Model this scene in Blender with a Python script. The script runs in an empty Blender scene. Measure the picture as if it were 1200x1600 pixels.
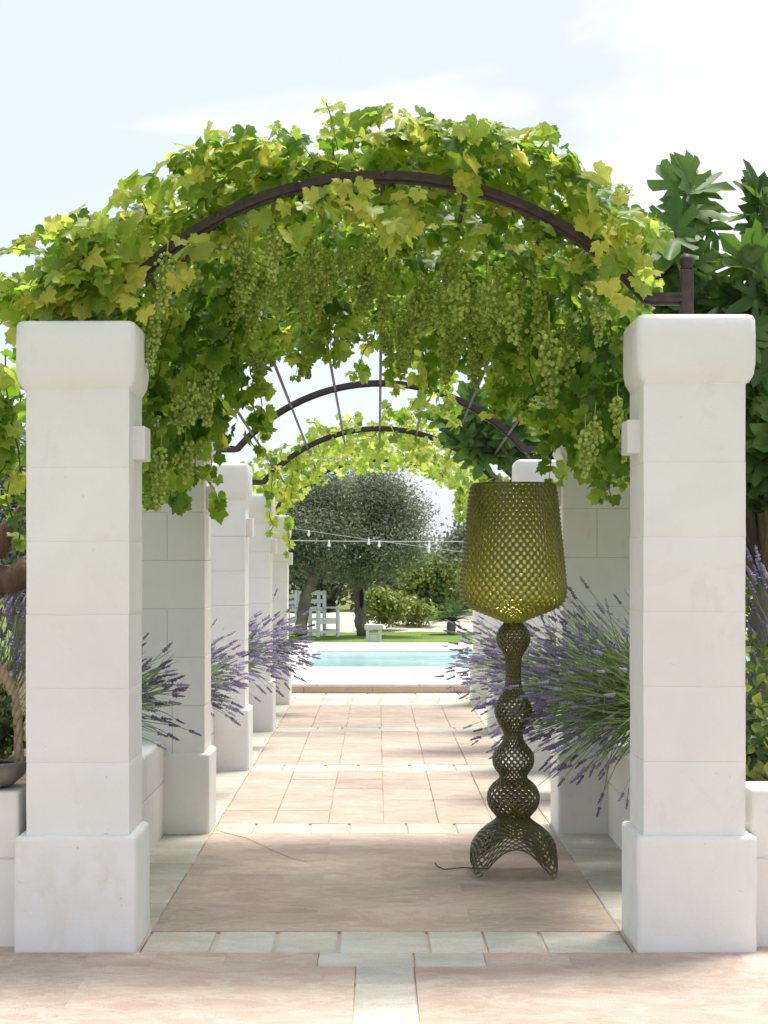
import bpy, bmesh, math, random
import numpy as np
from mathutils import Vector, Matrix, noise as mnoise

random.seed(7)
RNG = np.random.default_rng(11)
scene = bpy.context.scene
COL = scene.collection
R = math.radians

# ------------------------------------------------------------------ camera, sky, sun, exposure
CAM_Z = 1.63
FPX = 2984.0                      # focal length in photo pixels (1200 x 1600)
cam = bpy.data.cameras.new('camera')
cam_o = bpy.data.objects.new('camera', cam); COL.objects.link(cam_o)
cam_o.location = (0, 0, CAM_Z); cam_o.rotation_euler = (R(90), 0, 0)
cam.sensor_fit = 'VERTICAL'; cam.sensor_height = 36.0; cam.lens = 36.0 * FPX / 1600.0
cam.shift_x = 10 / 1600.0; cam.shift_y = 80 / 1600.0
cam.clip_end = 2000
scene.camera = cam_o
scene.render.resolution_x = 768; scene.render.resolution_y = 1024

SUN_DIR = Vector((0.14, 0.22, 0.96)).normalized()          # towards the sun
sun = bpy.data.lights.new('sun', 'SUN'); sun.energy = 2.0; sun.angle = R(14.0); sun.color = (1.0, 0.95, 0.86)
sun_o = bpy.data.objects.new('sun', sun); COL.objects.link(sun_o)
sun_o.rotation_euler = SUN_DIR.to_track_quat('Z', 'Y').to_euler()

world = bpy.data.worlds.new('World'); scene.world = world; world.use_nodes = True
wn = world.node_tree.nodes; wl = world.node_tree.links; wn.clear()
w_out = wn.new('ShaderNodeOutputWorld'); w_bg = wn.new('ShaderNodeBackground')
w_bg.inputs['Strength'].default_value = 0.10
sky = wn.new('ShaderNodeTexSky'); sky.sky_type = 'NISHITA'; sky.sun_disc = False
sky.sun_elevation = math.asin(SUN_DIR.z); sky.sun_rotation = math.atan2(SUN_DIR.x, SUN_DIR.y)
sky.air_density = 1.0; sky.dust_density = 1.6; sky.ozone_density = 1.2
w_tc = wn.new('ShaderNodeTexCoord')
w_map = wn.new('ShaderNodeMapping'); w_map.inputs['Scale'].default_value = (1.0, 1.0, 2.3)
w_map.inputs['Location'].default_value = (0.7, 1.9, 5.2)
w_n1 = wn.new('ShaderNodeTexNoise'); w_n1.inputs['Scale'].default_value = 3.4; w_n1.inputs['Detail'].default_value = 6
w_n1.inputs['Roughness'].default_value = 0.5; w_n1.inputs['Distortion'].default_value = 0.4
w_r1 = wn.new('ShaderNodeValToRGB')
w_r1.color_ramp.elements[0].position = 0.545; w_r1.color_ramp.elements[0].color = (0, 0, 0, 1)
w_r1.color_ramp.elements[1].position = 0.66; w_r1.color_ramp.elements[1].color = (1, 1, 1, 1)
w_n2 = wn.new('ShaderNodeTexNoise'); w_n2.inputs['Scale'].default_value = 1.8; w_n2.inputs['Detail'].default_value = 4
w_r2 = wn.new('ShaderNodeValToRGB')
w_r2.color_ramp.elements[0].position = 0.35; w_r2.color_ramp.elements[0].color = (0.66, 0.66, 0.66, 1)
w_r2.color_ramp.elements[1].position = 0.62; w_r2.color_ramp.elements[1].color = (0.95, 0.95, 0.95, 1)
w_veil = wn.new('ShaderNodeMix'); w_veil.data_type = 'RGBA'; w_veil.inputs['B'].default_value = (3.25, 3.47, 3.80, 1)   # thin haze cloud, before the 0.10 strength
w_mix = wn.new('ShaderNodeMix'); w_mix.data_type = 'RGBA'; w_mix.inputs['B'].default_value = (4.25, 4.25, 4.27, 1)        # brighter cloud banks
wl.new(w_tc.outputs['Generated'], w_map.inputs['Vector']); wl.new(w_map.outputs['Vector'], w_n1.inputs['Vector']); wl.new(w_map.outputs['Vector'], w_n2.inputs['Vector'])
wl.new(w_n1.outputs['Fac'], w_r1.inputs['Fac']); wl.new(w_n2.outputs['Fac'], w_r2.inputs['Fac'])
wl.new(w_r2.outputs['Color'], w_veil.inputs['Factor']); wl.new(sky.outputs['Color'], w_veil.inputs['A'])
wl.new(w_r1.outputs['Color'], w_mix.inputs['Factor']); wl.new(w_veil.outputs['Result'], w_mix.inputs['A'])
wl.new(w_mix.outputs['Result'], w_bg.inputs['Color'])
wl.new(w_bg.outputs['Background'], w_out.inputs['Surface'])

scene.view_settings.view_transform = 'Standard'; scene.view_settings.look = 'None'
scene.view_settings.exposure = 1.43; scene.view_settings.gamma = 1.0
scene.view_settings.use_curve_mapping = False
scene.render.engine = 'CYCLES'
cy = scene.cycles
cy.use_denoising = True; cy.max_bounces = 9; cy.diffuse_bounces = 4; cy.transmission_bounces = 7
cy.transparent_max_bounces = 12; cy.glossy_bounces = 4; cy.sample_clamp_indirect = 8
cy.use_adaptive_sampling = True; cy.adaptive_threshold = 0.015

# ------------------------------------------------------------------ helpers
def P(px, py, Y):
    """photo pixel at depth Y -> world point"""
    return Vector(((px - 590) * Y / FPX, Y, CAM_Z + (880 - py) * Y / FPX))

def link(o, parent=None):
    COL.objects.link(o)
    if parent is not None:
        o.parent = parent
    return o

def tag(o, label=None, cat=None, group=None, kind=None):
    if label: o['label'] = label
    if cat: o['category'] = cat
    if group: o['group'] = group
    if kind: o['kind'] = kind
    return o

def empty(name, loc=(0, 0, 0), label=None, cat=None, group=None, kind='thing'):
    o = bpy.data.objects.new(name, None); o.location = loc; o.empty_display_size = 0.1
    link(o); return tag(o, label, cat, group, kind)

def wobj(name, mesh, mat, parent=None, loc=None, matrix=None):
    """object whose mesh is in world coordinates unless loc/matrix given; parent empties only carry a location"""
    o = bpy.data.objects.new(name, mesh)
    if mat is not None:
        mesh.materials.clear(); mesh.materials.append(mat)
    link(o, parent)
    m = matrix if matrix is not None else Matrix.Translation(loc if loc is not None else (0, 0, 0))
    set_world(o, m)
    return o

def world_of(o):
    m = o.matrix_basis.copy(); p = o.parent
    while p is not None:
        m = p.matrix_basis @ m; p = p.parent
    return m

def set_world(o, m):
    if o.parent is not None:
        o.matrix_basis = world_of(o.parent).inverted() @ m
    else:
        o.matrix_basis = m

def bm_mesh(bm, name, smooth=False):
    bmesh.ops.recalc_face_normals(bm, faces=bm.faces[:])
    me = bpy.data.meshes.new(name); bm.to_mesh(me); bm.free()
    if smooth:
        me.polygons.foreach_set('use_smooth', [True] * len(me.polygons))
    return me

def box_bm(x0, x1, y0, y1, z0, z1, bevel=0.0, seg=2, bm=None):
    own = bm is None
    if own: bm = bmesh.new()
    r = bmesh.ops.create_cube(bm, size=1.0)
    vs = r['verts']
    for v in vs:
        v.co = Vector(((x0 + x1) / 2 + v.co.x * (x1 - x0), (y0 + y1) / 2 + v.co.y * (y1 - y0), (z0 + z1) / 2 + v.co.z * (z1 - z0)))
    if bevel > 0:
        es = set()
        for v in vs:
            es.update(v.link_edges)
        bmesh.ops.bevel(bm, geom=list(es), offset=bevel, segments=seg, profile=0.5, affect='EDGES')
    return bm

def box(name, dims, mat, parent=None, bevel=0.0, seg=2, smooth=False, jitter=0.0):
    bm = box_bm(*dims, bevel=bevel, seg=seg)
    if jitter:
        for v in bm.verts:
            v.co += Vector((random.uniform(-1, 1), random.uniform(-1, 1), random.uniform(-1, 1))) * jitter
    return wobj(name, bm_mesh(bm, name, smooth), mat, parent)

def tube_bm(pts, radii, seg=6, bm=None, caps=True):
    if bm is None: bm = bmesh.new()
    pts = [Vector(p) for p in pts]
    if not hasattr(radii, '__len__'): radii = [radii] * len(pts)
    rings = []
    up = Vector((0.13, 0.21, 0.97)).normalized()
    prev = None
    for i, p in enumerate(pts):
        d = (pts[min(i + 1, len(pts) - 1)] - pts[max(i - 1, 0)])
        if d.length < 1e-9: d = Vector((0, 0, 1))
        d.normalize()
        a = prev if prev is not None else (up if abs(d.dot(up)) < 0.95 else Vector((1, 0, 0)))
        a = (a - d * a.dot(d)); a.normalize(); prev = a
        b = d.cross(a)
        rings.append([bm.verts.new(p + (a * math.cos(2 * math.pi * k / seg) + b * math.sin(2 * math.pi * k / seg)) * radii[i]) for k in range(seg)])
    for i in range(len(rings) - 1):
        for k in range(seg):
            bm.faces.new((rings[i][k], rings[i][(k + 1) % seg], rings[i + 1][(k + 1) % seg], rings[i + 1][k]))
    if caps:
        bm.faces.new(rings[0][::-1]); bm.faces.new(rings[-1])
    return bm

def tube(name, pts, radii, mat, parent=None, seg=6, smooth=True):
    return wobj(name, bm_mesh(tube_bm(pts, radii, seg), name, smooth), mat, parent)

def lathe_bm(profile, seg=24, bm=None, center=(0, 0, 0)):
    if bm is None: bm = bmesh.new()
    c = Vector(center); rings = []
    for r, z in profile:
        rings.append([bm.verts.new(c + Vector((r * math.cos(2 * math.pi * k / seg), r * math.sin(2 * math.pi * k / seg), z))) for k in range(seg)])
    for i in range(len(rings) - 1):
        for k in range(seg):
            bm.faces.new((rings[i][k], rings[i][(k + 1) % seg], rings[i + 1][(k + 1) % seg], rings[i + 1][k]))
    return bm

_ICO = {}
def ico_bm(center, r, bm=None, sub=1, scale=(1, 1, 1)):
    if sub not in _ICO:
        b = bmesh.new(); bmesh.ops.create_icosphere(b, subdivisions=sub, radius=1.0); b.verts.index_update()
        _ICO[sub] = ([v.co.copy() for v in b.verts], [[v.index for v in f.verts] for f in b.faces]); b.free()
    if bm is None: bm = bmesh.new()
    cx, cy_, cz = center
    vs = [bm.verts.new((cx + c.x * r * scale[0], cy_ + c.y * r * scale[1], cz + c.z * r * scale[2])) for c in _ICO[sub][0]]
    for f in _ICO[sub][1]: bm.faces.new([vs[k] for k in f])
    return bm

# ------------------------------------------------------------------ materials
class NT:
    def __init__(self, name):
        self.m = bpy.data.materials.new(name); self.m.use_nodes = True
        self.t = self.m.node_tree; self.t.nodes.clear()
        self.out = self.t.nodes.new('ShaderNodeOutputMaterial')
    def n(self, typ, **kw):
        nd = self.t.nodes.new(typ)
        for k, v in kw.items():
            if k in nd.inputs.keys(): nd.inputs[k].default_value = v
            else: setattr(nd, k, v)
        return nd
    def l(self, a, b): self.t.links.new(a, b)
    def ramp(self, stops, fac):
        r = self.n('ShaderNodeValToRGB'); e = r.color_ramp.elements
        while len(e) < len(stops): e.new(0.5)
        for i, (p, c) in enumerate(stops):
            e[i].position = p; e[i].color = (*c, 1) if len(c) == 3 else c
        self.l(fac, r.inputs['Fac']); return r.outputs['Color']
    def noise(self, vec, scale, detail=5, rough=0.55, dist=0.0):
        nd = self.n('ShaderNodeTexNoise'); nd.inputs['Scale'].default_value = scale
        nd.inputs['Detail'].default_value = detail; nd.inputs['Roughness'].default_value = rough
        nd.inputs['Distortion'].default_value = dist
        if vec is not None: self.l(vec, nd.inputs['Vector'])
        return nd.outputs['Fac']
    def mix(self, fac, a, b, mode='MIX'):
        m = self.n('ShaderNodeMix'); m.data_type = 'RGBA'; m.blend_type = mode
        for sock, v in (('Factor', fac), ('A', a), ('B', b)):
            if hasattr(v, 'is_linked') or hasattr(v, 'links'): self.l(v, m.inputs[sock])
            else: m.inputs[sock].default_value = v if sock == 'Factor' else ((*v, 1) if len(v) == 3 else v)
        return m.outputs['Result']
    def bump(self, h, strength, dist=0.01, normal=None):
        b = self.n('ShaderNodeBump'); b.inputs['Strength'].default_value = strength; b.inputs['Distance'].default_value = dist
        self.l(h, b.inputs['Height'])
        if normal is not None: self.l(normal, b.inputs['Normal'])
        return b.outputs['Normal']

def world_pos(t):
    return t.n('ShaderNodeNewGeometry').outputs['Position']

def mapping(t, vec, scale):
    m = t.n('ShaderNodeMapping'); m.inputs['Scale'].default_value = scale; t.l(vec, m.inputs['Vector']); return m.outputs['Vector']

def principled(t, color, rough=0.6, normal=None, spec=0.4, **kw):
    p = t.n('ShaderNodeBsdfPrincipled')
    if hasattr(color, 'links'): t.l(color, p.inputs['Base Color'])
    else: p.inputs['Base Color'].default_value = (*color, 1)
    if hasattr(rough, 'links'): t.l(rough, p.inputs['Roughness'])
    else: p.inputs['Roughness'].default_value = rough
    p.inputs['Specular IOR Level'].default_value = spec
    if normal is not None: t.l(normal, p.inputs['Normal'])
    for k, v in kw.items(): p.inputs[k].default_value = v
    return p

def simple_mat(name, c1, c2, scale=8, rough=0.6, bump=0.2, bdist=0.005, spec=0.4, detail=5, stretch=(1, 1, 1), metallic=0.0):
    t = NT(name); pos = mapping(t, world_pos(t), stretch)
    f = t.noise(pos, scale, detail)
    col = t.ramp([(0.3, c1), (0.7, c2)], f)
    nrm = t.bump(t.noise(pos, scale * 4, 4), bump, bdist) if bump else None
    p = principled(t, col, rough, nrm, spec); p.inputs['Metallic'].default_value = metallic
    t.l(p.outputs['BSDF'], t.out.inputs['Surface']); return t.m

def plaster_mat(name, base=(0.80, 0.79, 0.765)):
    t = NT(name); pos = world_pos(t)
    rnd = t.n('ShaderNodeObjectInfo').outputs['Random']
    big = t.noise(pos, 1.7, 5, 0.6, 0.3)
    c = t.ramp([(0.30, tuple(b * 0.93 for b in base)), (0.62, base)], big)
    # faint warm wash and greyish-green weather stains with a shape of their own
    st = t.noise(mapping(t, pos, (1.0, 1.0, 0.45)), 4.2, 6, 0.65, 0.6)
    sm = t.ramp([(0.58, (0, 0, 0)), (0.72, (0.48, 0.48, 0.48))], st)
    c = t.mix(sm, c, (0.70, 0.66, 0.58))
    st2 = t.noise(pos, 2.3, 5, 0.6, 1.0)
    sm2 = t.ramp([(0.60, (0, 0, 0)), (0.75, (0.32, 0.32, 0.32))], st2)
    c = t.mix(sm2, c, (0.72, 0.58, 0.50))
    # dirt flecks
    fl = t.noise(pos, 34, 3, 0.6, 1.5)
    gate = t.noise(pos, 3.0, 2)
    fm = t.ramp([(0.70, (0, 0, 0)), (0.735, (0.6, 0.6, 0.6))], fl)
    gm = t.ramp([(0.48, (0, 0, 0)), (0.62, (1, 1, 1))], gate)
    c = t.mix(t.mix(1.0, fm, gm, 'MULTIPLY'), c, (0.30, 0.26, 0.20))
    br = t.ramp([(0.0, (0.985, 0.985, 0.985)), (1.0, (1.0, 1.0, 1.0))], rnd)
    c = t.mix(1.0, c, br, 'MULTIPLY')
    n1 = t.bump(t.noise(mapping(t, pos, (1, 1, 1.0)), 9, 6, 0.6), 0.38, 0.014)
    n2 = t.bump(t.noise(pos, 90, 4, 0.6), 0.16, 0.003, n1)
    p = principled(t, c, 0.82, n2, 0.25)
    t.l(p.outputs['BSDF'], t.out.inputs['Surface']); return t.m

def stone_mat(name, stops, veins, rough=0.7, bump=0.5, scale=3.0, vein_amt=0.5):
    t = NT(name); pos = world_pos(t)
    oi = t.n('ShaderNodeObjectInfo')
    off = t.n('ShaderNodeVectorMath'); off.operation = 'SCALE'; off.inputs[0].default_value = (7.3, 3.1, 5.7)
    t.l(oi.outputs['Random'], off.inputs['Scale'])
    add = t.n('ShaderNodeVectorMath'); add.operation = 'ADD'; t.l(pos, add.inputs[0]); t.l(off.outputs[0], add.inputs[1])
    v = mapping(t, add.outputs[0], (0.9, 1.25, 1.0))
    f = t.noise(v, scale, 8, 0.66, 0.25)
    c = t.ramp(stops, f)
    vn = t.noise(mapping(t, add.outputs[0], (1.0, 1.7, 1.0)), 3.0, 9, 0.72, 0.5)
    vm = t.ramp([(0.47, (0, 0, 0)), (0.52, (vein_amt,) * 3), (0.57, (0, 0, 0))], vn)
    c = t.mix(vm, c, veins)
    big = t.noise(mapping(t, add.outputs[0], (1.0, 1.7, 1.0)), 1.6, 7, 0.72, 0.3)
    c = t.mix(1.0, c, t.ramp([(0.32, (0.87, 0.865, 0.86)), (0.5, (0.985, 0.98, 0.975)), (0.66, (1.08, 1.08, 1.08))], big), 'MULTIPLY')
    gr = t.noise(pos, 160, 3, 0.7)
    c = t.mix(1.0, c, t.ramp([(0.35, (0.80, 0.79, 0.78)), (0.65, (1.13, 1.13, 1.13))], gr), 'MULTIPLY')
    br = t.ramp([(0.0, (0.93, 0.93, 0.93)), (1.0, (1.04, 1.04, 1.04))], oi.outputs['Random'])
    c = t.mix(1.0, c, br, 'MULTIPLY')
    # little dark pits
    pt = t.noise(pos, 55, 4, 0.7, 0.8)
    pm = t.ramp([(0.63, (0, 0, 0)), (0.70, (0.5, 0.5, 0.5))], pt)
    c = t.mix(pm, c, (0.20, 0.15, 0.12))
    n1 = t.bump(t.noise(mapping(t, add.outputs[0], (1, 1.4, 1)), 8, 8, 0.68, 0.6), bump, 0.014)
    n2 = t.bump(pt, 0.25, 0.004, n1)
    rf = t.ramp([(0.35, (rough - 0.12,) * 3), (0.7, (rough + 0.1,) * 3)], f)
    p = principled(t, c, rf, n2, 0.35)
    t.l(p.outputs['BSDF'], t.out.inputs['Surface']); return t.m

def leaf_mat(name, stops, trans_stops, trans=0.42, rough=0.42, spec=0.45):
    """leaves: colour from the per-leaf attribute 'tone'"""
    t = NT(name)
    at = t.n('ShaderNodeAttribute'); at.attribute_name = 'tone'
    tone = at.outputs['Fac']
    c = t.ramp(stops, tone); tc = t.ramp(trans_stops, tone)
    ns = t.noise(t.n('ShaderNodeTexCoord').outputs['Object'], 30, 3)
    vv = t.ramp([(0.3, (0.82, 0.82, 0.82)), (0.7, (1.12, 1.12, 1.12))], ns)
    c = t.mix(1.0, c, vv, 'MULTIPLY'); tc = t.mix(1.0, tc, vv, 'MULTIPLY')
    va = t.n('ShaderNodeAttribute'); va.attribute_name = 'vein'
    pw = t.n('ShaderNodeMath'); pw.operation = 'POWER'; pw.inputs[1].default_value = 9.0; t.l(va.outputs['Fac'], pw.inputs[0])
    vm = t.n('ShaderNodeMath'); vm.operation = 'MULTIPLY'; vm.inputs[1].default_value = 0.45; t.l(pw.outputs[0], vm.inputs[0])
    c = t.mix(vm.outputs[0], c, t.mix(1.0, c, (1.9, 1.7, 2.2), 'MULTIPLY'))
    tc = t.mix(vm.outputs[0], tc, t.mix(1.0, tc, (0.7, 0.75, 0.8), 'MULTIPLY'))
    p = principled(t, c, rough, None, spec)
    tr = t.n('ShaderNodeBsdfTranslucent'); t.l(tc, tr.inputs['Color'])
    ms = t.n('ShaderNodeMixShader'); ms.inputs['Fac'].default_value = trans
    t.l(p.outputs['BSDF'], ms.inputs[1]); t.l(tr.outputs['BSDF'], ms.inputs[2])
    t.l(ms.outputs['Shader'], t.out.inputs['Surface']); return t.m

M = {}
M['plaster'] = plaster_mat('white_plaster', (0.84, 0.83, 0.805))
M['plaster_low'] = plaster_mat('white_plaster_wall', (0.81, 0.795, 0.76))
M['joint'] = simple_mat('pale_joint', (0.62, 0.61, 0.58), (0.70, 0.69, 0.66), 9, 0.9, 0.2)
M['pink'] = stone_mat('pink_stone', [(0.26, (0.43, 0.315, 0.25)), (0.42, (0.49, 0.375, 0.305)), (0.58, (0.53, 0.42, 0.35)), (0.75, (0.59, 0.49, 0.42))], (0.65, 0.57, 0.49), 0.76, 0.85, 4.5, 0.5)
M['pale'] = stone_mat('pale_stone', [(0.26, (0.40, 0.375, 0.30)), (0.45, (0.53, 0.525, 0.465)), (0.72, (0.64, 0.645, 0.61))], (0.56, 0.44, 0.31), 0.62, 0.45, 3.0, 0.55)
M['mortar'] = simple_mat('path_mortar', (0.56, 0.46, 0.38), (0.64, 0.54, 0.46), 14, 0.9, 0.4)
M['coping'] = stone_mat('coping_stone', [(0.3, (0.68, 0.66, 0.62)), (0.7, (0.76, 0.75, 0.72))], (0.70, 0.66, 0.60), 0.6, 0.15, 1.5, 0.2)
M['riser'] = stone_mat('tan_riser_stone', [(0.3, (0.68, 0.50, 0.36)), (0.7, (0.74, 0.60, 0.47))], (0.62, 0.50, 0.40), 0.75, 0.2)
M['iron'] = simple_mat('brown_painted_iron', (0.035, 0.024, 0.024), (0.075, 0.052, 0.050), 22, 0.55, 0.35, 0.003, 0.4)
M['rod_iron'] = simple_mat('grey_iron_rod', (0.06, 0.055, 0.055), (0.11, 0.10, 0.10), 25, 0.5, 0.2, 0.002)
M['bark'] = simple_mat('vine_bark', (0.10, 0.065, 0.04), (0.22, 0.15, 0.10), 16, 0.9, 0.9, 0.012, 0.2, stretch=(1, 1, 0.35))
M['olive_bark'] = simple_mat('olive_bark', (0.12, 0.10, 0.085), (0.26, 0.225, 0.19), 7, 0.92, 0.9, 0.03, 0.2, stretch=(1, 1, 0.3))
M['hollow'] = simple_mat('hollow_shade', (0.012, 0.010, 0.008), (0.02, 0.017, 0.014), 7, 0.95, 0.3)  # near-black colour stands in for the shade inside a trunk hollow
M['soil'] = simple_mat('planter_soil', (0.10, 0.07, 0.05), (0.19, 0.14, 0.10), 12, 0.95, 0.9, 0.02, 0.1)
M['white_paint'] = simple_mat('white_painted_wood', (0.74, 0.75, 0.77), (0.82, 0.83, 0.84), 12, 0.5, 0.1)
M['dark_seat'] = simple_mat('dark_seat_weave', (0.03, 0.035, 0.04), (0.06, 0.065, 0.07), 30, 0.8, 0.3)
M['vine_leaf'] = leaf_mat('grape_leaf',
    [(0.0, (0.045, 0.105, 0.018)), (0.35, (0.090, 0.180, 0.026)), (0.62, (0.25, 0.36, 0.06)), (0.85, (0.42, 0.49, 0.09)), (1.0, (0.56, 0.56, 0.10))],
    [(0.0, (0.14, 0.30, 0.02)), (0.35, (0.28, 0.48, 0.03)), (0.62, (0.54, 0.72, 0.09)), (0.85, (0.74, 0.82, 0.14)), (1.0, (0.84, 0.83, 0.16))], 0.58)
M['fig_leaf'] = leaf_mat('fig_leaf',
    [(0.0, (0.055, 0.125, 0.034)), (0.5, (0.12, 0.22, 0.055)), (1.0, (0.25, 0.35, 0.09))],
    [(0.0, (0.09, 0.20, 0.03)), (0.5, (0.16, 0.32, 0.04)), (1.0, (0.28, 0.44, 0.06))], 0.36, 0.52, 0.4)
M['olive_leaf'] = leaf_mat('olive_leaf',
    [(0.0, (0.14, 0.16, 0.105)), (0.5, (0.22, 0.25, 0.17)), (1.0, (0.33, 0.36, 0.26))],
    [(0.0, (0.13, 0.17, 0.07)), (0.5, (0.22, 0.28, 0.12)), (1.0, (0.34, 0.40, 0.20))], 0.38, 0.5, 0.4)
M['shrub_leaf'] = leaf_mat('shrub_leaf',
    [(0.0, (0.035, 0.065, 0.020)), (0.5, (0.085, 0.14, 0.032)), (1.0, (0.36, 0.40, 0.07))],
    [(0.0, (0.07, 0.14, 0.03)), (0.5, (0.16, 0.26, 0.04)), (1.0, (0.36, 0.42, 0.07))], 0.35)
M['lav_stem'] = leaf_mat('lavender_stem',
    [(0.0, (0.16, 0.24, 0.08)), (0.5, (0.27, 0.37, 0.14)), (1.0, (0.42, 0.50, 0.26))],
    [(0.0, (0.14, 0.24, 0.07)), (0.5, (0.22, 0.34, 0.10)), (1.0, (0.34, 0.44, 0.2))], 0.3, 0.6, 0.2)
M['lav_flower'] = leaf_mat('lavender_flower',
    [(0.0, (0.20, 0.165, 0.27)), (0.5, (0.36, 0.31, 0.49)), (1.0, (0.56, 0.51, 0.68))],
    [(0.0, (0.10, 0.07, 0.17)), (0.5, (0.20, 0.15, 0.34)), (1.0, (0.32, 0.27, 0.48))], 0.25, 0.8, 0.15)
def grape_mat():
    t = NT('green_grape')
    at = t.n('ShaderNodeAttribute'); at.attribute_name = 'tone'
    c = t.ramp([(0.0, (0.33, 0.42, 0.10)), (0.5, (0.52, 0.61, 0.19)), (1.0, (0.68, 0.73, 0.30))], at.outputs['Fac'])
    p = principled(t, c, 0.33, None, 0.5)
    tr = t.n('ShaderNodeBsdfTranslucent'); t.l(t.mix(1.0, c, (1.3, 1.3, 0.9), 'MULTIPLY'), tr.inputs['Color'])
    ms = t.n('ShaderNodeMixShader'); ms.inputs['Fac'].default_value = 0.48
    t.l(p.outputs['BSDF'], ms.inputs[1]); t.l(tr.outputs['BSDF'], ms.inputs[2]); t.l(ms.outputs['Shader'], t.out.inputs['Surface'])
    return t.m
M['grape'] = grape_mat()

# ------------------------------------------------------------------ leaf shapes and leaf clouds
def lobed(angles_r, fold=0.10, droop=0.12):
    """blade fan: list of (angle deg from the tip axis, radius); origin = petiole point. returns verts, tris"""
    vs = [(0.0, 0.0, 0.0)]
    for a, r in angles_r:
        x = r * math.sin(R(a)); y = r * math.cos(R(a))
        z = -droop * r * r + fold * abs(math.sin(R(a) * 2.5)) * r
        vs.append((x, y, z))
    n = len(angles_r)
    tr = [(0, 1 + i, 2 + i) for i in range(n - 1)]
    return np.array(vs), np.array(tr)

def vein_of(pts, tips):
    return np.array([1.0] + [1.0 if min(abs(a - q) for q in tips) < 4.5 else 0.0 for a, r in pts])

def grape_shape(seed):
    rr = random.Random(seed)
    base = [(-170, .26), (-157, .55), (-142, .70), (-130, .66), (-118, .80), (-106, .72), (-94, .74), (-84, .62), (-74, .76), (-64, .78), (-54, .95), (-45, .84), (-36, .80), (-27, .68), (-18, .84), (-9, .88),
            (0, 1.04)]
    full = base + [(-a, r) for a, r in base[:-1][::-1]]
    pts = [(a + rr.uniform(-2, 2), r * rr.uniform(0.92, 1.08)) for a, r in full]
    v, t = lobed(pts, rr.uniform(0.08, 0.26), rr.uniform(0.05, 0.55))
    v[:, 2] += 0.10 * v[:, 0] * rr.uniform(-1, 1) + rr.uniform(0, 0.25) * np.abs(v[:, 0]) ** 2
    return v * 0.64, t, vein_of(full, (0, -54, 54, -118, 118))

def fig_shape(seed):
    rr = random.Random(seed)
    base = [(-165, .18), (-135, .36), (-112, .56), (-96, .64), (-84, .52), (-68, .33), (-56, .70), (-46, .90), (-37, .84), (-26, .42), (-15, .78), (-7, .97), (0, 1.03)]
    full = base + [(-a, r) for a, r in base[:-1][::-1]]
    pts = [(a + rr.uniform(-3, 3), r * rr.uniform(0.9, 1.1)) for a, r in full]
    v, t = lobed(pts, rr.uniform(0.12, 0.25), rr.uniform(0.05, 0.30))
    v[:, 2] += rr.uniform(0.1, 0.3) * np.abs(v[:, 0])
    return v, t, vein_of(full, (0, -46, 46, -96, 96))

def oval_shape(w=0.36, bend=0.15):
    v = np.array([(0, 0, 0), (-w * .7, .25, .06), (-w, .55, .05), (0, 1, -bend), (w, .55, .05), (w * .7, .25, .06), (0, .5, -.05)])
    t = np.array([(0, 6, 1), (1, 6, 2), (2, 6, 3), (3, 6, 4), (4, 6, 5), (5, 6, 0)])
    return v, t, np.array([1, 0, 0, 1, 0, 0, 1.0])

def narrow_shape(w=0.13):
    v = np.array([(0, 0, 0), (-w, .5, .04), (0, 1, -.05), (w, .5, .04)])
    t = np.array([(0, 3, 1), (1, 3, 2)])
    return v, t, np.zeros(4)

GRAPE = [grape_shape(s) for s in range(9)]
FIG = [fig_shape(s) for s in range(3)]
OVAL = [oval_shape(), oval_shape(0.28, 0.3)]
NARROW = [narrow_shape(), narrow_shape(0.17)]

def frame(n, t):
    n = Vector(n).normalized(); t = Vector(t); t = t - n * t.dot(n)
    if t.length < 1e-4: t = n.orthogonal()
    t.normalize(); x = t.cross(n)
    return Matrix((x, t, n)).transposed()

def cloud_mesh(name, shapes, leaves):
    """leaves: list of (pos, n, t, size, tone). one joined mesh."""
    V, T, TO, VE = [], [], [], []; off = 0
    for i, (p, n, t, s, tone) in enumerate(leaves):
        sv, st, sve = shapes[i % len(shapes)]; VE.append(sve)
        m = np.array(frame(n, t)) * s
        V.append(sv @ m.T + np.array(p)); T.append(st + off); TO.append(np.full(len(sv), tone)); off += len(sv)
    V = np.concatenate(V); T = np.concatenate(T); TO = np.concatenate(TO)
    me = bpy.data.meshes.new(name)
    me.vertices.add(len(V)); me.vertices.foreach_set('co', V.astype(np.float32).ravel())
    me.loops.add(len(T) * 3); me.loops.foreach_set('vertex_index', T.astype(np.int32).ravel())
    me.polygons.add(len(T)); me.polygons.foreach_set('loop_start', np.arange(0, len(T) * 3, 3, dtype=np.int32))
    me.polygons.foreach_set('use_smooth', np.ones(len(T), dtype=bool))
    a = me.attributes.new('tone', 'FLOAT', 'POINT'); a.data.foreach_set('value', TO.astype(np.float32))
    a = me.attributes.new('vein', 'FLOAT', 'POINT'); a.data.foreach_set('value', np.concatenate(VE).astype(np.float32))
    me.update(); me.validate()
    return me

_proto = {}
def leaf_proto(key, shapes, mat, k, tone):
    """shared single-leaf meshes: shape k, tone in 9 steps"""
    q = min(8, max(0, int(round(tone * 8))))
    kk = (key, k % len(shapes), q)
    if kk not in _proto:
        me = cloud_mesh('leaf', [shapes[k % len(shapes)]], [((0, 0, 0), (0, 0, 1), (0, 1, 0), 1.0, q / 8)])
        me.materials.append(mat); _proto[kk] = me
    return _proto[kk]

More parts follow.
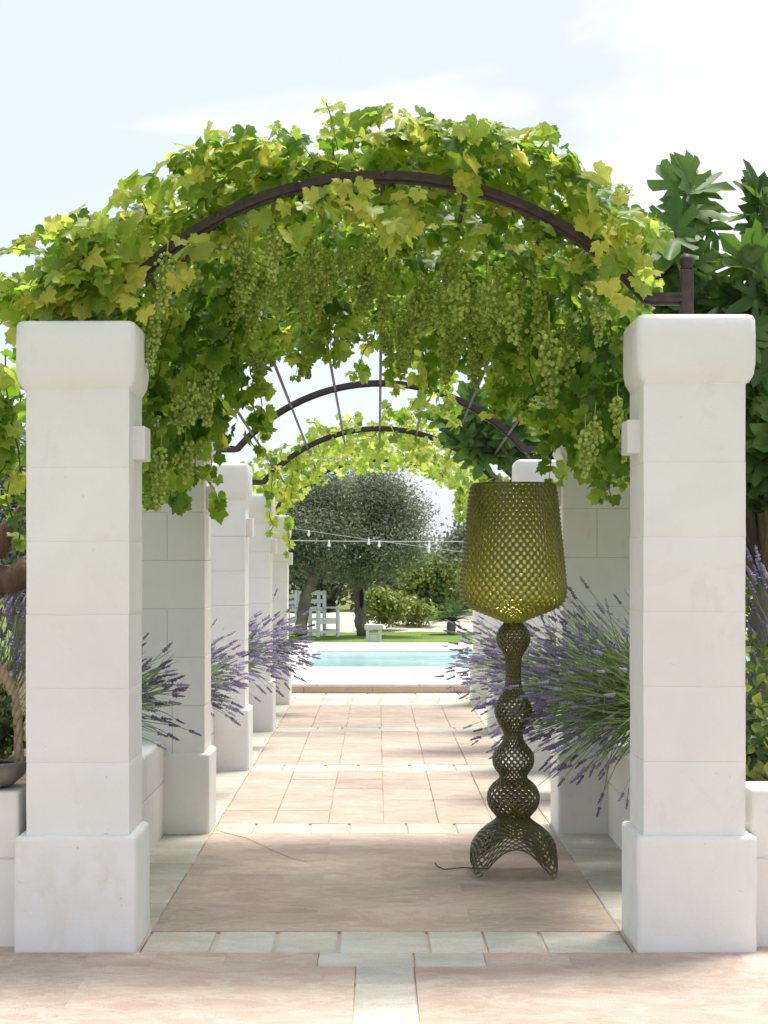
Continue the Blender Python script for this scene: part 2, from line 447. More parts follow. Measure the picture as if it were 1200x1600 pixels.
def plant_leaves(root, leaves, shapes, key, mat, n_parts, part='leaf', mass='foliage', score=None):
    """the n_parts leaves that show largest become single objects, the rest one mass"""
    score = score or (lambda L: L[0][1] - 3.0 * L[3])
    order = sorted(range(len(leaves)), key=lambda i: score(leaves[i]))
    single = order[:n_parts]; rest = [leaves[i] for i in order[n_parts:]]
    inv = world_of(root).inverted()
    for k, i in enumerate(single):
        p, n, t, s, tone = leaves[i]
        o = bpy.data.objects.new(part, leaf_proto(key, shapes, mat, k, tone))
        COL.objects.link(o); o.parent = root
        o.matrix_basis = inv @ (Matrix.Translation(p) @ frame(n, t).to_4x4() @ Matrix.Scale(s, 4))
    if rest:
        o = wobj(mass, cloud_mesh(mass, shapes, rest), mat, root); o['kind'] = 'stuff'

def rv(s=1.0):
    return Vector((random.gauss(0, s), random.gauss(0, s), random.gauss(0, s)))

# ------------------------------------------------------------------ the setting
PY = [8.0 + 3.5 * i for i in range(5)]            # front faces of the five pillar pairs
def top_l(i): return 2.649 - 0.1155 * i
def top_r(i): return 2.676 - 0.1155 * i

def ground_mat():
    t = NT('garden_ground'); pos = world_pos(t)
    f = t.noise(pos, 0.35, 6, 0.6, 0.4); g = t.noise(pos, 14, 5, 0.7)
    c = t.ramp([(0.30, (0.10, 0.15, 0.035)), (0.5, (0.17, 0.21, 0.06)), (0.62, (0.30, 0.27, 0.14)), (0.75, (0.38, 0.32, 0.20))], f)
    c = t.mix(0.55, c, t.ramp([(0.3, (0.5, 0.5, 0.5)), (0.7, (1.3, 1.3, 1.3))], g), 'MULTIPLY')
    p = principled(t, c, 0.95, t.bump(g, 0.9, 0.05), 0.1)
    t.l(p.outputs['BSDF'], t.out.inputs['Surface']); return t.m
def lawn_mat():
    t = NT('lawn_grass'); pos = world_pos(t)
    g = t.noise(mapping(t, pos, (1, 0.6, 1)), 18, 6, 0.7); f = t.noise(pos, 0.8, 4)
    c = t.ramp([(0.3, (0.085, 0.16, 0.03)), (0.55, (0.16, 0.25, 0.05)), (0.75, (0.27, 0.33, 0.09))], g)
    c = t.mix(t.ramp([(0.5, (0, 0, 0)), (0.75, (0.5, 0.5, 0.5))], f), c, (0.34, 0.34, 0.14))
    p = principled(t, c, 0.95, t.bump(g, 0.9, 0.03), 0.1)
    t.l(p.outputs['BSDF'], t.out.inputs['Surface']); return t.m
def sheet(name, x0, x1, y0, y1, z, mat, n=1, rough_z=0.0):
    bm = bmesh.new()
    bmesh.ops.create_grid(bm, x_segments=n, y_segments=n, size=0.5)
    for v in bm.verts:
        v.co = Vector(((x0 + x1) / 2 + v.co.x * (x1 - x0), (y0 + y1) / 2 + v.co.y * (y1 - y0), z))
        if rough_z: v.co.z += rough_z * mnoise.noise(v.co * 0.7)
    o = wobj(name, bm_mesh(bm, name), mat); o['kind'] = 'structure'; return o

sheet('ground', -600, 600, -300, 900, -0.035, ground_mat())
path = sheet('path', -3.6, 3.7, 3.0, 23.96, -0.012, M['mortar'])
path['label'] = 'pink and pale stone paved path under the vine pergola'

# paving stones: single pieces, laid over the mortar sheet
def paver(kind, x0, x1, y0, y1, gap=0.004, dz=0.0015):
    if x1 - x0 < 0.03 or y1 - y0 < 0.03: return
    g = gap / 2
    bm = bmesh.new()
    j = lambda a: random.uniform(-a, a)
    b = min(0.006, gap * 0.8) if gap > 0.001 else 0.00005
    z = random.uniform(-dz, dz)
    zc = [z + j(0.0008) for _ in range(4)] if gap > 0.001 else [0.0] * 4
    xs = [(x0 + g, y0 + g), (x1 - g, y0 + g), (x1 - g, y1 - g), (x0 + g, y1 - g)]
    e = min(0.004, gap * 0.7) if gap > 0.001 else 0.0
    xs = [(x + j(e), y + j(e)) for x, y in xs]
    cx = sum(p[0] for p in xs) / 4; cyy = sum(p[1] for p in xs) / 4
    def inset(p, d):
        return (p[0] + (d if p[0] < cx else -d), p[1] + (d if p[1] < cyy else -d))
    low = [bm.verts.new((p[0], p[1], -0.03)) for p in xs]
    mid = [bm.verts.new((p[0], p[1], zc[i] - 0.004)) for i, p in enumerate(xs)]
    top = [bm.verts.new((*inset(p, b), zc[i])) for i, p in enumerate(xs)]
    for a, c in ((low, mid), (mid, top)):
        for i in range(4):
            bm.faces.new((a[i], a[(i + 1) % 4], c[(i + 1) % 4], c[i]))
    bm.faces.new(top)
    wobj('paving_stone', bm_mesh(bm, 'paving_stone'), M[kind], path)

PXL, PXR = -1.0, 1.072
ncol = 6
cols = [PXL + (PXR - PXL) * (k / ncol) for k in range(ncol + 1)]
def band(x0, x1, y0, y1, kind='pale', lo=0.24, hi=0.42, gap=0.015):
    x = x0
    while x < x1 - 0.02:
        w = random.uniform(lo, hi)
        nx = x + w if x1 - (x + w) > 0.16 else x1
        paver(kind, x, nx, y0, y1, gap); x = nx
for i in range(5):
    band(PXL, PXR, PY[i] + (0.01 if i else 0.0), PY[i] + 0.46)
    if i < 4:
        y0, y1 = PY[i] + 0.46, PY[i + 1]
        if i == 0:
            # broad slabs, tight joints
            for (a, b) in ((PXL, -0.28), (-0.28, 0.42), (0.42, PXR)):
                yy = y0
                for d in ((1.55, 1.49) if a != -0.28 else (0.95, 2.09)):
                    paver('pink', a, b, yy, min(y1, yy + d), 0.0002, 0.0002); yy += d
        else:
            rows = [0.62, 0.58, 0.64, 0.6, 0.6]
            s = (y1 - y0) / sum(rows); yy = y0
            for rr_ in rows:
                for k in range(ncol):
                    paver('pink', cols[k], cols[k + 1], yy, yy + rr_ * s, 0.004)
                yy += rr_ * s
band(PXL, PXR, 22.46, 23.2, 'pink', 0.34, 0.36, 0.007); band(PXL - 1.4, PXR + 1.4, 23.2, 23.96, 'pale', 0.5, 0.9)
# side strips beside the pillars
for x0, x1 in ((-1.30, PXL), (PXR, 1.40)):
    y = 8.0
    while y < 23.1:
        d = random.uniform(0.22, 0.46); y2 = min(23.2, y + d)
        paver('pale', x0, x1, y, y2, 0.009); y = y2
# the forecourt in front of the first pillars
x = -2.6
while x < 2.8:
    w = random.uniform(0.28, 0.5)
    paver('pale' if -0.6 < x < 0.36 else 'pink', x, x + w, 7.72, 8.0, 0.006 if -0.6 < x < 0.36 else 0.0002); x += w
y = 7.72
while y > 4.6:
    d = random.uniform(0.26, 0.42)
    paver('pale', -0.09, 0.15, y - d, y, 0.006); y -= d
for xs in ((-3.4, -1.15, -0.09), (0.15, 1.5, 3.4)):
    for k in range(2):
        y = 7.72
        for d in (1.25, 1.3, 1.4):
            paver('pink', xs[k], xs[k + 1], y - d, y, 0.0002, 0.0003); y -= d
for (x0, x1) in ((-3.4, PXL), (PXR, 3.4)):
    paver('pink', x0, x1, 8.0, 8.3, 0.0002, 0.0003)

# pool terrace
def poolwater_mat():
    t = NT('pool_water'); pos = world_pos(t)
    h = t.noise(mapping(t, pos, (1.0, 1.6, 1)), 2.4, 4, 0.55)
    c = t.ramp([(0.3, (0.28, 0.56, 0.56)), (0.7, (0.48, 0.70, 0.70))], t.noise(mapping(t, pos, (0.4, 1.0, 1)), 0.8, 3))
    p = principled(t, c, 0.12, t.bump(h, 0.5, 0.06), 0.22)
    t.l(p.outputs['BSDF'], t.out.inputs['Surface']); return t.m
def riser_row():
    x = -4.0
    ter = box('pool_terrace', (-4.2, 6.2, 24.0, 27.7, -0.1, 0.075), M['joint']); ter['kind'] = 'structure'
    while x < 6.0:
        w = random.uniform(0.8, 1.2)
        box('riser_stone', (x + .002, x + w - .002, 23.97, 24.05, -0.02, 0.078), M['riser'], ter, 0.004, 1)
        x += w
    x = -4.0
    while x < 6.0:
        w = random.uniform(0.9, 1.3)
        for (a, b) in ((23.94, 25.8), (25.805, 27.9)):
            box('coping_slab', (x + .003, x + w - .003, a, b - 0.003, 0.08, 0.115 + random.uniform(0, .002)), M['coping'], ter, 0.006, 2)
        x += w
riser_row()
WZ = 0.062
sheet('pool_water', -1.05, 6.2, 27.85, 33.6, WZ, poolwater_mat())
pf = box('pool_far_edge', (-1.05, 6.2, 33.6, 36.8, -0.1, 0.10), M['coping'], None, 0.02); tag(pf, None, None, None, 'structure')
pl = box('pool_side_edge', (-1.6, -1.05, 27.905, 36.8, -0.1, 0.112), M['coping'], None, 0.02); tag(pl, None, None, None, 'structure')
box('overflow_channel', (-1.0, 6.1, 34.0, 34.25, 0.09, 0.104), M['joint'], pf)
sheet('lawn', -14, 16, 27.95, 45.2, -0.012, lawn_mat(), 24, 0.05)
gbed = sheet('gravel_bed', -6, 14, 45.2, 53.0, 0.0, simple_mat('pale_gravel', (0.42, 0.37, 0.29), (0.70, 0.66, 0.58), 3.5, 0.95, 0.9, 0.05, 0.1), 24, 0.06)
for v in gbed.data.vertices: v.co.z += -0.05 + 0.30 * min(1.0, (v.co.y - 45.2) / 4.0)

# ------------------------------------------------------------------ pillars and planter walls
def rough_block(dims, bevel, amp=0.0022, cuts=8):
    bm = box_bm(*dims)
    bmesh.ops.subdivide_edges(bm, edges=bm.edges[:], cuts=cuts, use_grid_fill=True)
    if bevel:
        es = [e for e in bm.edges if len(e.link_faces) == 2 and e.calc_face_angle() > 1.0]
        bmesh.ops.bevel(bm, geom=es, offset=bevel, segments=3, profile=0.5, affect='EDGES')
    for v in bm.verts:
        c = v.co
        d = Vector((mnoise.noise(c * 16), mnoise.noise(c * 16 + Vector((5, 1, 2))), mnoise.noise(c * 16 + Vector((9, 4, 7)))))
        e = Vector((mnoise.noise(c * 5), mnoise.noise(c * 5 + Vector((1, 8, 2))), mnoise.noise(c * 5 + Vector((3, 4, 1)))))
        v.co = c + d * amp + e * amp * 1.2
    me = bm_mesh(bm, 'stone', True)
    me.set_sharp_from_angle(angle=R(38))
    return me

def rounded_block(dims, bevel, seg, wob=0.0, freq=6.0):
    x0, x1, y0, y1, z0, z1 = dims
    bm = box_bm(*dims, bevel=bevel, seg=seg)
    if wob:
        for v in bm.verts:
            v.co += Vector((mnoise.noise(v.co * freq), mnoise.noise(v.co * freq + Vector((5, 1, 2))), mnoise.noise(v.co * freq + Vector((9, 4, 7))))) * wob
    me = bm_mesh(bm, 'stone', True)
    for p in sorted(me.polygons, key=lambda p: -p.area)[:6]: p.use_smooth = False
    return me

ORD = ['nearest', 'second', 'third', 'fourth', 'farthest']
def pillar(side, i):
    Y = PY[i]; top = top_l(i) if side < 0 else top_r(i)
    if side < 0: xa, xb = -1.523, -1.013
    else: xa, xb = 1.086, 1.592
    cx = (xa + xb) / 2
    lab = {(-1, 0): 'nearest white plastered pillar on the left, beside the rope-handled tub',
           (1, 0): 'nearest white plastered pillar on the right with an iron post on its cap',
           (-1, 1): 'second white block pillar on the left, shaded behind the hanging grapes',
           (1, 1): 'second white block pillar on the right, behind the lamp and lavender',
           (-1, 2): 'third white pillar on the left with a sunlit square cap',
           (1, 2): 'third white pillar on the right, its cap just above the lamp shade',
           (-1, 3): 'fourth white pillar on the left, vine sprigs hanging over its cap',
           (1, 3): 'fourth white pillar on the right, hidden behind the green lamp',
           (-1, 4): 'farthest white pillar on the left, next to the pool',
           (1, 4): 'farthest white pillar on the right, seen left of the lamp stem'}[(side, i)]
    root = empty('pillar', (cx, Y + 0.25, 0), lab, 'pillar', 'white pillars along the path')
    plinth_h = 0.485
    wobj('plinth', rough_block((xa, xb, Y, Y + 0.5, -0.02, plinth_h), 0.018, 0.0030, 10) if i == 0 else rounded_block((xa, xb, Y, Y + 0.5, -0.02, plinth_h), 0.020, 3, 0.004), M['plaster'], root)
    sxa, sxb, sya, syb = xa + 0.045, xb - 0.032, Y + 0.03, Y + 0.47
    if side > 0: sxa, sxb = xa + 0.032, xb - 0.045
    cap_h = 0.305
    z0, z1 = plinth_h - 0.005, top - cap_h
    box('core', (sxa + 0.007, sxb - 0.007, sya + 0.007, syb - 0.007, z0, z1 + 0.05), M['plaster'], root)
    n = 6; h = (z1 - z0) / n
    for k in range(n):
        g_ = 0.0001 if i == 0 else 0.0006
        za, zb = z0 + k * h + g_, z0 + (k + 1) * h - g_
        if k == n - 1: zb += 0.02
        split = (i == 1 and k % 2 == 0)
        if split:
            xm = sxa + (sxb - sxa) * random.choice((0.48, 0.55))
            for (a, b) in ((sxa, xm - 0.001), (xm + 0.001, sxb)):
                wobj('block', rounded_block((a, b, sya, syb, za, zb), 0.0035, 2, 0.0008), M['plaster'], root)
        else:
            o = random.uniform(-0.0015, 0.0015)
            d = (sxa + o, sxb + o, sya, syb, za, zb)
            wobj('block', rough_block(d, 0.0016, 0.0014, 9) if i == 0 else rounded_block(d, 0.003, 2, 0.0008), M['plaster'], root)
    # cap: rounded corners, strongly rounded lower edge
    bm = bmesh.new()
    rings = []
    prof = [(-0.060, 0.0), (-0.028, 0.018), (-0.008, 0.052), (0.0, 0.10), (0.0, 0.20), (-0.003, cap_h - 0.022), (-0.012, cap_h - 0.006), (-0.030, cap_h)]
    cr = 0.040
    for d, dz in prof:
        ring = []
        for (qx, qy, a0) in ((xb, Y + 0.5, 0), (xa, Y + 0.5, 90), (xa, Y, 180), (xb, Y, 270)):
            ccx = qx + (-cr if qx == xb else cr); ccy = qy + (-cr if qy > Y else cr)
            for s in range(5):
                a = R(a0 + s * 22.5)
                ring.append(bm.verts.new((ccx + (cr + d) * math.cos(a), ccy + (cr + d) * math.sin(a), top - cap_h + dz)))
        rings.append(ring)
    for a, b in zip(rings, rings[1:]):
        for k in range(len(a)):
            bm.faces.new((a[k], a[(k + 1) % len(a)], b[(k + 1) % len(b)], b[k]))
    bm.faces.new(rings[-1]); bm.faces.new(rings[0][::-1])
    for v in bm.verts:
        v.co += Vector((mnoise.noise(v.co * 5), mnoise.noise(v.co * 5 + Vector((3, 3, 3))), mnoise.noise(v.co * 5 + Vector((7, 1, 4))))) * 0.004
    wobj('cap', bm_mesh(bm, 'cap', True), M['plaster'], root)
    # small white lamp box on the inner face
    zc = top - 0.505
    a, b = (sxb, sxb + 0.052) if side < 0 else (sxa - 0.052, sxa)
    lb = box('lamp_box', (a - (0.004 if side < 0 else 0), b + (0.004 if side > 0 else 0), Y + 0.15, Y + 0.35, zc - 0.072, zc + 0.072), M['plaster_low'], root, 0.004, 2)
    lb['label'] = 'small white box lamp on the inner face'
    return root
for i in range(5):
    pillar(-1, i); pillar(1, i)

def planter_wall(x0, x1, y0, y1, h, label, along):
    root = empty('planter_wall', ((x0 + x1) / 2, (y0 + y1) / 2, 0), label, 'planter wall', 'low white planter walls')
    box('core', (x0 + 0.008, x1 - 0.008, y0 + 0.008, y1 - 0.008, -0.02, h - 0.01), M['plaster_low'], root)
    L = (y1 - y0) if along == 'y' else (x1 - x0)
    n = max(1, round(L / 0.55))
    for course, (za, zb) in enumerate(((-0.02, h * 0.56), (h * 0.56, h))):
        cuts = [0.0] + [min(1, max(0, (k + (0.5 if course else 0.0)) / n)) for k in range(1 - course, n)] + [1.0]
        for a, b in zip(cuts, cuts[1:]):
            if b - a < 0.02: continue
            if along == 'y': d = (x0, x1, y0 + a * L + .0012, y0 + b * L - .0012, za + .0012, zb - .0012)
            else: d = (x0 + a * L + .0012, x0 + b * L - .0012, y0, y1, za + .0012, zb - .0012)
            wobj('block', rounded_block(d, 0.012 if course else 0.006, 2, 0.002), M['plaster_low'], root)
wl_lab = ['first', 'second', 'third', 'fourth']
for i in range(4):
    h = 0.56 - 0.03 * i
    planter_wall(-1.56, -1.285, PY[i] + 0.502, PY[i + 1] - 0.002, h,
                 ['low white planter wall just behind the nearest left pillar', 'low white planter wall between the second and third left pillars',
                  'low white planter wall between the third and fourth left pillars', 'low white planter wall before the farthest left pillar'][i], 'y')
    planter_wall(1.385, 1.66, PY[i] + 0.502, PY[i + 1] - 0.002, h,
                 ['low white planter wall under the lavender behind the nearest right pillar', 'low white planter wall between the second and third right pillars',
                  'low white planter wall between the third and fourth right pillars', 'low white planter wall before the farthest right pillar'][i], 'y')
planter_wall(-3.6, -1.526, 8.12, 8.42, 0.66, 'low white wall left of the nearest left pillar, carrying the rope-handled tub', 'x')
planter_wall(1.595, 3.6, 8.12, 8.42, 0.67, 'low white wall right of the nearest right pillar, shrub behind it', 'x')
# planting beds behind the walls
for nm, x0, x1 in (('planting_bed', -5.5, -1.55), ('planting_bed', 1.65, 5.5)):
    sheet(nm, x0, x1, 8.40, 23.5, 0.40, M['soil'], 30, 0.10)

# ------------------------------------------------------------------ iron pergola frame
AXC, AR, AH = 0.022, 1.51, 1.145
def arch_apex(i):
    return (top_l(i) + top_r(i)) / 2 + 0.640
def arch_z(x, Y):
    """height of the arched roof at world x, depth Y"""
    f = (Y - 8.25) / 3.5
    apex = (2.6625 - 0.1155 * f) + 0.640
    dx = x - AXC
    if abs(dx) < AH: return apex - (AR - math.sqrt(AR * AR - dx * dx))
    return apex - 0.526 - (abs(dx) - AH) * 0.25
frame_root = empty('pergola_frame', (AXC, 15.25, 2.6), 'dark brown iron pergola frame of round arches standing on the pillar caps', 'pergola')
def bar_sweep(pts, w, h, Y):
    """rectangular bar along pts (x,z) in the plane Y, with a front rib"""
    bm = bmesh.new()
    def sweep(inner, outer, ya, yb):
        rings = []
        for i, (x, z) in enumerate(pts):
            a = pts[max(0, i - 1)]; b = pts[min(len(pts) - 1, i + 1)]
            d = Vector((b[0] - a[0], b[1] - a[1])).normalized(); nn = Vector((-d.y, d.x))
            rings.append([bm.verts.new((x + nn.x * o, y, z + nn.y * o)) for o, y in ((inner, ya), (outer, ya), (outer, yb), (inner, yb))])
        for p, q in zip(rings, rings[1:]):
            for k in range(4):
                bm.faces.new((p[k], p[(k + 1) % 4], q[(k + 1) % 4], q[k]))
        bm.faces.new(rings[0]); bm.faces.new(rings[-1][::-1])
    sweep(-h / 2, h / 2, Y - w / 2, Y + w / 2)
    sweep(-h / 2 - 0.012, -h / 2 + 0.004, Y - w * 0.22, Y + w * 0.22)
    sweep(-h / 2 + 0.002, -h / 2 + 0.018, Y - w / 2 - 0.006, Y - w / 2 + 0.002)
    return bm_mesh(bm, 'bar')
RODX = [-1.02, -0.71, -0.36, 0.0, 0.36, 0.71, 1.02]
for i in range(5):
    Y = PY[i] + 0.25; apex = arch_apex(i)
    pts = []
    px_l, px_r = -1.277, 1.335
    zb = apex - 0.526
    pts.append((px_l + 0.02, zb)); pts.append((AXC - AH - 0.02, zb))
    for k in range(33):
        a = math.asin(AH / AR) * (-1 + 2 * k / 32)
        pts.append((AXC + AR * math.sin(a), apex - AR + AR * math.cos(a)))
    pts.append((AXC + AH + 0.02, zb)); pts.append((px_r - 0.02, zb))
    ar = wobj('arch', bar_sweep(pts, 0.050, 0.040, Y), M['iron'], frame_root)
    for px, tp in ((px_l, top_l(i)), (px_r, top_r(i))):
        box('post', (px - 0.027, px + 0.027, Y - 0.027, Y + 0.027, tp - 0.03, tp + 0.225), M['iron'], ar, 0.004, 1)
        bm = lathe_bm([(0.0, tp + 0.292), (0.022, tp + 0.285), (0.033, tp + 0.265), (0.030, tp + 0.245), (0.022, tp + 0.234), (0.033, tp + 0.226), (0.0, tp + 0.224)], 14, None, (px, Y, 0))
        wobj('finial', bm_mesh(bm, 'finial', True), M['iron'], ar)
    if i < 2:
        for rx in RODX:
            z = arch_z(AXC + rx, Y) + 0.004
            wobj('bolt', bm_mesh(ico_bm((AXC + rx, Y - 0.030, z), 0.013, None, 2, (1, 0.8, 1)), 'bolt', True), M['iron'], ar)
for rx in RODX:
    tube('rod', [(AXC + rx, 8.25, arch_z(AXC + rx, 8.25) - 0.018), (AXC + rx, 15.25, arch_z(AXC + rx, 15.25) - 0.018), (AXC + rx, 22.25, arch_z(AXC + rx, 22.25) - 0.018)], 0.0105, M['rod_iron'], frame_root, 8)

# ------------------------------------------------------------------ grape vines
def along_curve(p0, d0, length, n, gravity, wander=0.25):
    pts = [Vector(p0)]; d = Vector(d0).normalized()
    for _ in range(n):
        d = (d + Vector((0, 0, -gravity)) / n + rv(wander / math.sqrt(n)) * 0.6).normalized()
        pts.append(pts[-1] + d * length / n)
    return pts

def strand_leaves(pts, leaves, spacing, size, tone_fn, face=(0.0, -0.5, 0.6), first=0.0, spread=0.04):
    acc = 0.0; side = 1
    for a, b in zip(pts, pts[1:]):
        d = (b - a); L = d.length
        if L < 1e-6: continue
        acc += L
        while acc > spacing:
            acc -= spacing; side = -side
            base = a.lerp(b, random.random())
            out = (Vector((d.y, -d.x, 0)).normalized() * side if d.xy.length > 1e-4 else Vector((side, 0, 0))) + rv(0.5)
            p = base + out.normalized() * random.uniform(0.3, 1.0) * spread
            n = (Vector(face) + rv(0.55)).normalized()
            t = (out.normalized() * 0.7 + Vector((0, 0, -0.7)) + rv(0.35))
            leaves.append((p, n, t, random.uniform(*size), tone_fn(p)))
    d = (pts[-1] - pts[-2]).normalized()
    for _ in range(2):
        leaves.append((pts[-1] + rv(0.008), (Vector(face) + rv(0.5)), d + rv(0.5), size[0] * random.uniform(0.5, 0.9), tone_fn(pts[-1])))

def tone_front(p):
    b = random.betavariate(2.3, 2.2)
    if p.y < 9.0: b = min(1.0, b + random.choice((0.0, 0.12, 0.28)))  # front leaves shifted towards yellow, sunlit look put into their colour
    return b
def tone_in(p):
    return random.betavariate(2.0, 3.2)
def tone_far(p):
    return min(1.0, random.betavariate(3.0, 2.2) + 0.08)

def roof_leaf(x, Y, dn, leaves, size, tone):
    z = arch_z(x, Y); e = 0.02
    slope = (arch_z(x + e, Y) - arch_z(x - e, Y)) / (2 * e)
    nrm = Vector((-slope, -0.12, 1)).normalized()
    p = Vector((x, Y, z)) + nrm * dn
    n = (nrm * 0.8 + Vector((0, -0.55, 0)) + rv(0.5)).normalized()
    t = Vector((random.uniform(-.6, .6), -0.5, -0.8)) + rv(0.4)
    leaves.append((p, n, t, random.uniform(*size), tone(p)))

def clear_of_front_arch(p):
    """keeps the front bar itself visible, as it is tied over, not under, the foliage"""
    z = arch_z(p.x, 8.25)
    return not (p.y < 8.27 and -0.06 < p.z - z < 0.135 and -1.02 < p.x < 1.15)

LV, RVN = [], []           # leaves of the left and the right vine
def put(leaf):
    (LV if leaf[0].x < -0.02 + 0.1 * math.sin(leaf[0].y * 3) else RVN).append(leaf)

tmp = []
def puff(x, Y):
    return 0.16 + 0.09 * math.exp(-((x - 0.30) / 0.35) ** 2) + 0.34 * max(0, -x - 0.35) * (1.0 if x > -1.22 else 0.0) - (0.06 if x < -1.3 else 0) + 0.16 * max(0, x - 0.45) + 0.13 * mnoise.noise(Vector((x * 2.6, Y * 1.6, 4.0)))
# roof of the first bay
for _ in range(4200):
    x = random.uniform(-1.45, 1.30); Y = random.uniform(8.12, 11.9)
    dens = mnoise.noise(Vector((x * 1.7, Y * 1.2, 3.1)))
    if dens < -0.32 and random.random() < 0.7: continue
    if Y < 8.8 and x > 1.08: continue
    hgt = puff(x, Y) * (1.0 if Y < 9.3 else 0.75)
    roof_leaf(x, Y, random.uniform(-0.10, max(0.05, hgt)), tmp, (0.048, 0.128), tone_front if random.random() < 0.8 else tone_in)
for _ in range(800):
    x = random.uniform(-1.3, 1.2); Y = random.uniform(8.5, 11.8)
    roof_leaf(x, Y, random.uniform(-0.06, 0.08), tmp, (0.08, 0.13), tone_in)
# front edge: a thick lip above the first arch
for _ in range(1700):
    x = random.uniform(-1.62, 1.08); Y = random.uniform(8.0, 8.65)
    if x < -1.15 and random.random() < 0.68: continue
    hgt = puff(x, Y)
    roof_leaf(x, Y, random.uniform(0.03, max(0.06, hgt)), tmp, (0.048, 0.130), tone_front)
# upright shoots along the top
stems_L, stems_R = bmesh.new(), bmesh.new()
for _ in range(96):
    x = random.uniform(-1.50, 1.02); Y = random.uniform(8.0, 9.6)
    p0 = Vector((x, Y, arch_z(x, Y) + puff(x, Y) * 0.55))
    pts = along_curve(p0, (x * 0.35 + random.gauss(0, .35), -0.25 + random.gauss(0, .35), 1.0), random.uniform(0.10, 0.28), 7, random.uniform(0.4, 1.5))
    tube_bm(pts, [0.0026] * len(pts), 4, stems_L if x < 0 else stems_R)
    strand_leaves(pts, tmp, 0.032, (0.050, 0.100), tone_front, (0, -0.5, 0.7))
# far left overhang above the left cap and beyond
for _ in range(26):
    x = random.uniform(-1.62, -1.12); Y = random.uniform(8.05, 9.2)
    p0 = Vector((x + 0.1, Y, arch_z(x, Y) + random.uniform(0.05, 0.28)))
    pts = along_curve(p0, (-0.8 + random.gauss(0, .3), -0.2 + random.gauss(0, .3), random.uniform(-0.1, 0.8)), random.uniform(0.2, 0.42), 7, 1.4)
    tube_bm(pts, [0.0026] * len(pts), 4, stems_L)
    strand_leaves(pts, tmp, 0.036, (0.055, 0.110), tone_front, (-0.2, -0.6, 0.5))
# hanging curtains left and right, and tufts from the second arch
def hang(xr, yr, n, bottom, tone, size=(0.070, 0.130), spacing=0.042, stems=None, sway=0.15):
    for _ in range(n):
        x = random.uniform(*xr); Y = random.uniform(*yr)
        z0 = arch_z(x, Y); L = z0 - bottom(x) + random.gauss(0, 0.07)
        if L < 0.1: continue
        pts = [Vector((x, Y, z0))]; k = max(4, int(L / 0.08)); dx = random.gauss(0, sway); dy = random.gauss(0, sway)
        for q in range(1, k + 1):
            f = q / k
            pts.append(Vector((x + dx * f + random.gauss(0, 0.012), Y + dy * f + random.gauss(0, 0.012), z0 - L * f)))
        tube_bm(pts, [0.005 - 0.003 * q / k for q in range(k + 1)], 4, stems)
        strand_leaves(pts, tmp, spacing, size, tone, (0.0, -0.75, 0.35), spread=0.06)
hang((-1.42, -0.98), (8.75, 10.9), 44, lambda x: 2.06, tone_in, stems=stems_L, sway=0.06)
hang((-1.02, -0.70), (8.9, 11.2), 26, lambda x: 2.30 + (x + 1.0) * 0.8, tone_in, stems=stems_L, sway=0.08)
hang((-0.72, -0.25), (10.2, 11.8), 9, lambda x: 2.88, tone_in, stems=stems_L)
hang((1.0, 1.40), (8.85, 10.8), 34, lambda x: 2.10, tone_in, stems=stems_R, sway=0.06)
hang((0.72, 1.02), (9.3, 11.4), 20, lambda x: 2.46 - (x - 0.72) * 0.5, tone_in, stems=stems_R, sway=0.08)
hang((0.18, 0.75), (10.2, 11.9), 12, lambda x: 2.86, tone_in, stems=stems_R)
hang((0.34, 0.60), (14.0, 15.0), 4, lambda x: 2.68 - (x - .3) * 0.3, tone_front, stems=stems_R)
hang((-0.05, 0.25), (11.2, 11.9), 6, lambda x: 2.76, tone_front, stems=stems_R)
# sprays that reach over the front bar here and there
for (px, py, n) in ((568, 300, 6), (600, 345, 9), (712, 262, 6), (962, 375, 7), (990, 425, 8), (505, 310, 3), (275, 410, 4), (460, 330, 5), (640, 330, 4), (60, 480, 12), (110, 470, 10), (90, 420, 12), (200, 445, 11), (165, 455, 12), (185, 405, 7), (970, 340, 5), (1000, 330, 4)):
    for _ in range(n):
        p = P(px + random.gauss(0, 17), py + random.gauss(0, 20), 8.13 + random.uniform(-0.07, 0.05))
        n_ = (Vector((random.gauss(0, .3), -0.8, 0.45)) + rv(0.25)).normalized()
        put((p, n_, Vector((random.uniform(-.5, .5), 0, -1)), random.uniform(0.07, 0.130), min(1, tone_front(p) + 0.22)))
# the curtain outside the left pillar
for _ in range(9):
    x = random.uniform(-2.05, -1.60); Y = random.uniform(8.9, 9.8)
    z0 = random.uniform(2.5, 2.75); L = random.uniform(0.35, 0.95)
    pts = [Vector((x + random.gauss(0, .02), Y + random.gauss(0, .02), z0 - L * q / 8)) for q in range(9)]
    tube_bm(pts, 0.004, 4, stems_L)
    strand_leaves(pts, tmp, 0.06, (0.085, 0.145), tone_front, (0, -0.7, 0.4), spread=0.06)
for lf in tmp:
    if clear_of_front_arch(lf[0]): put(lf)

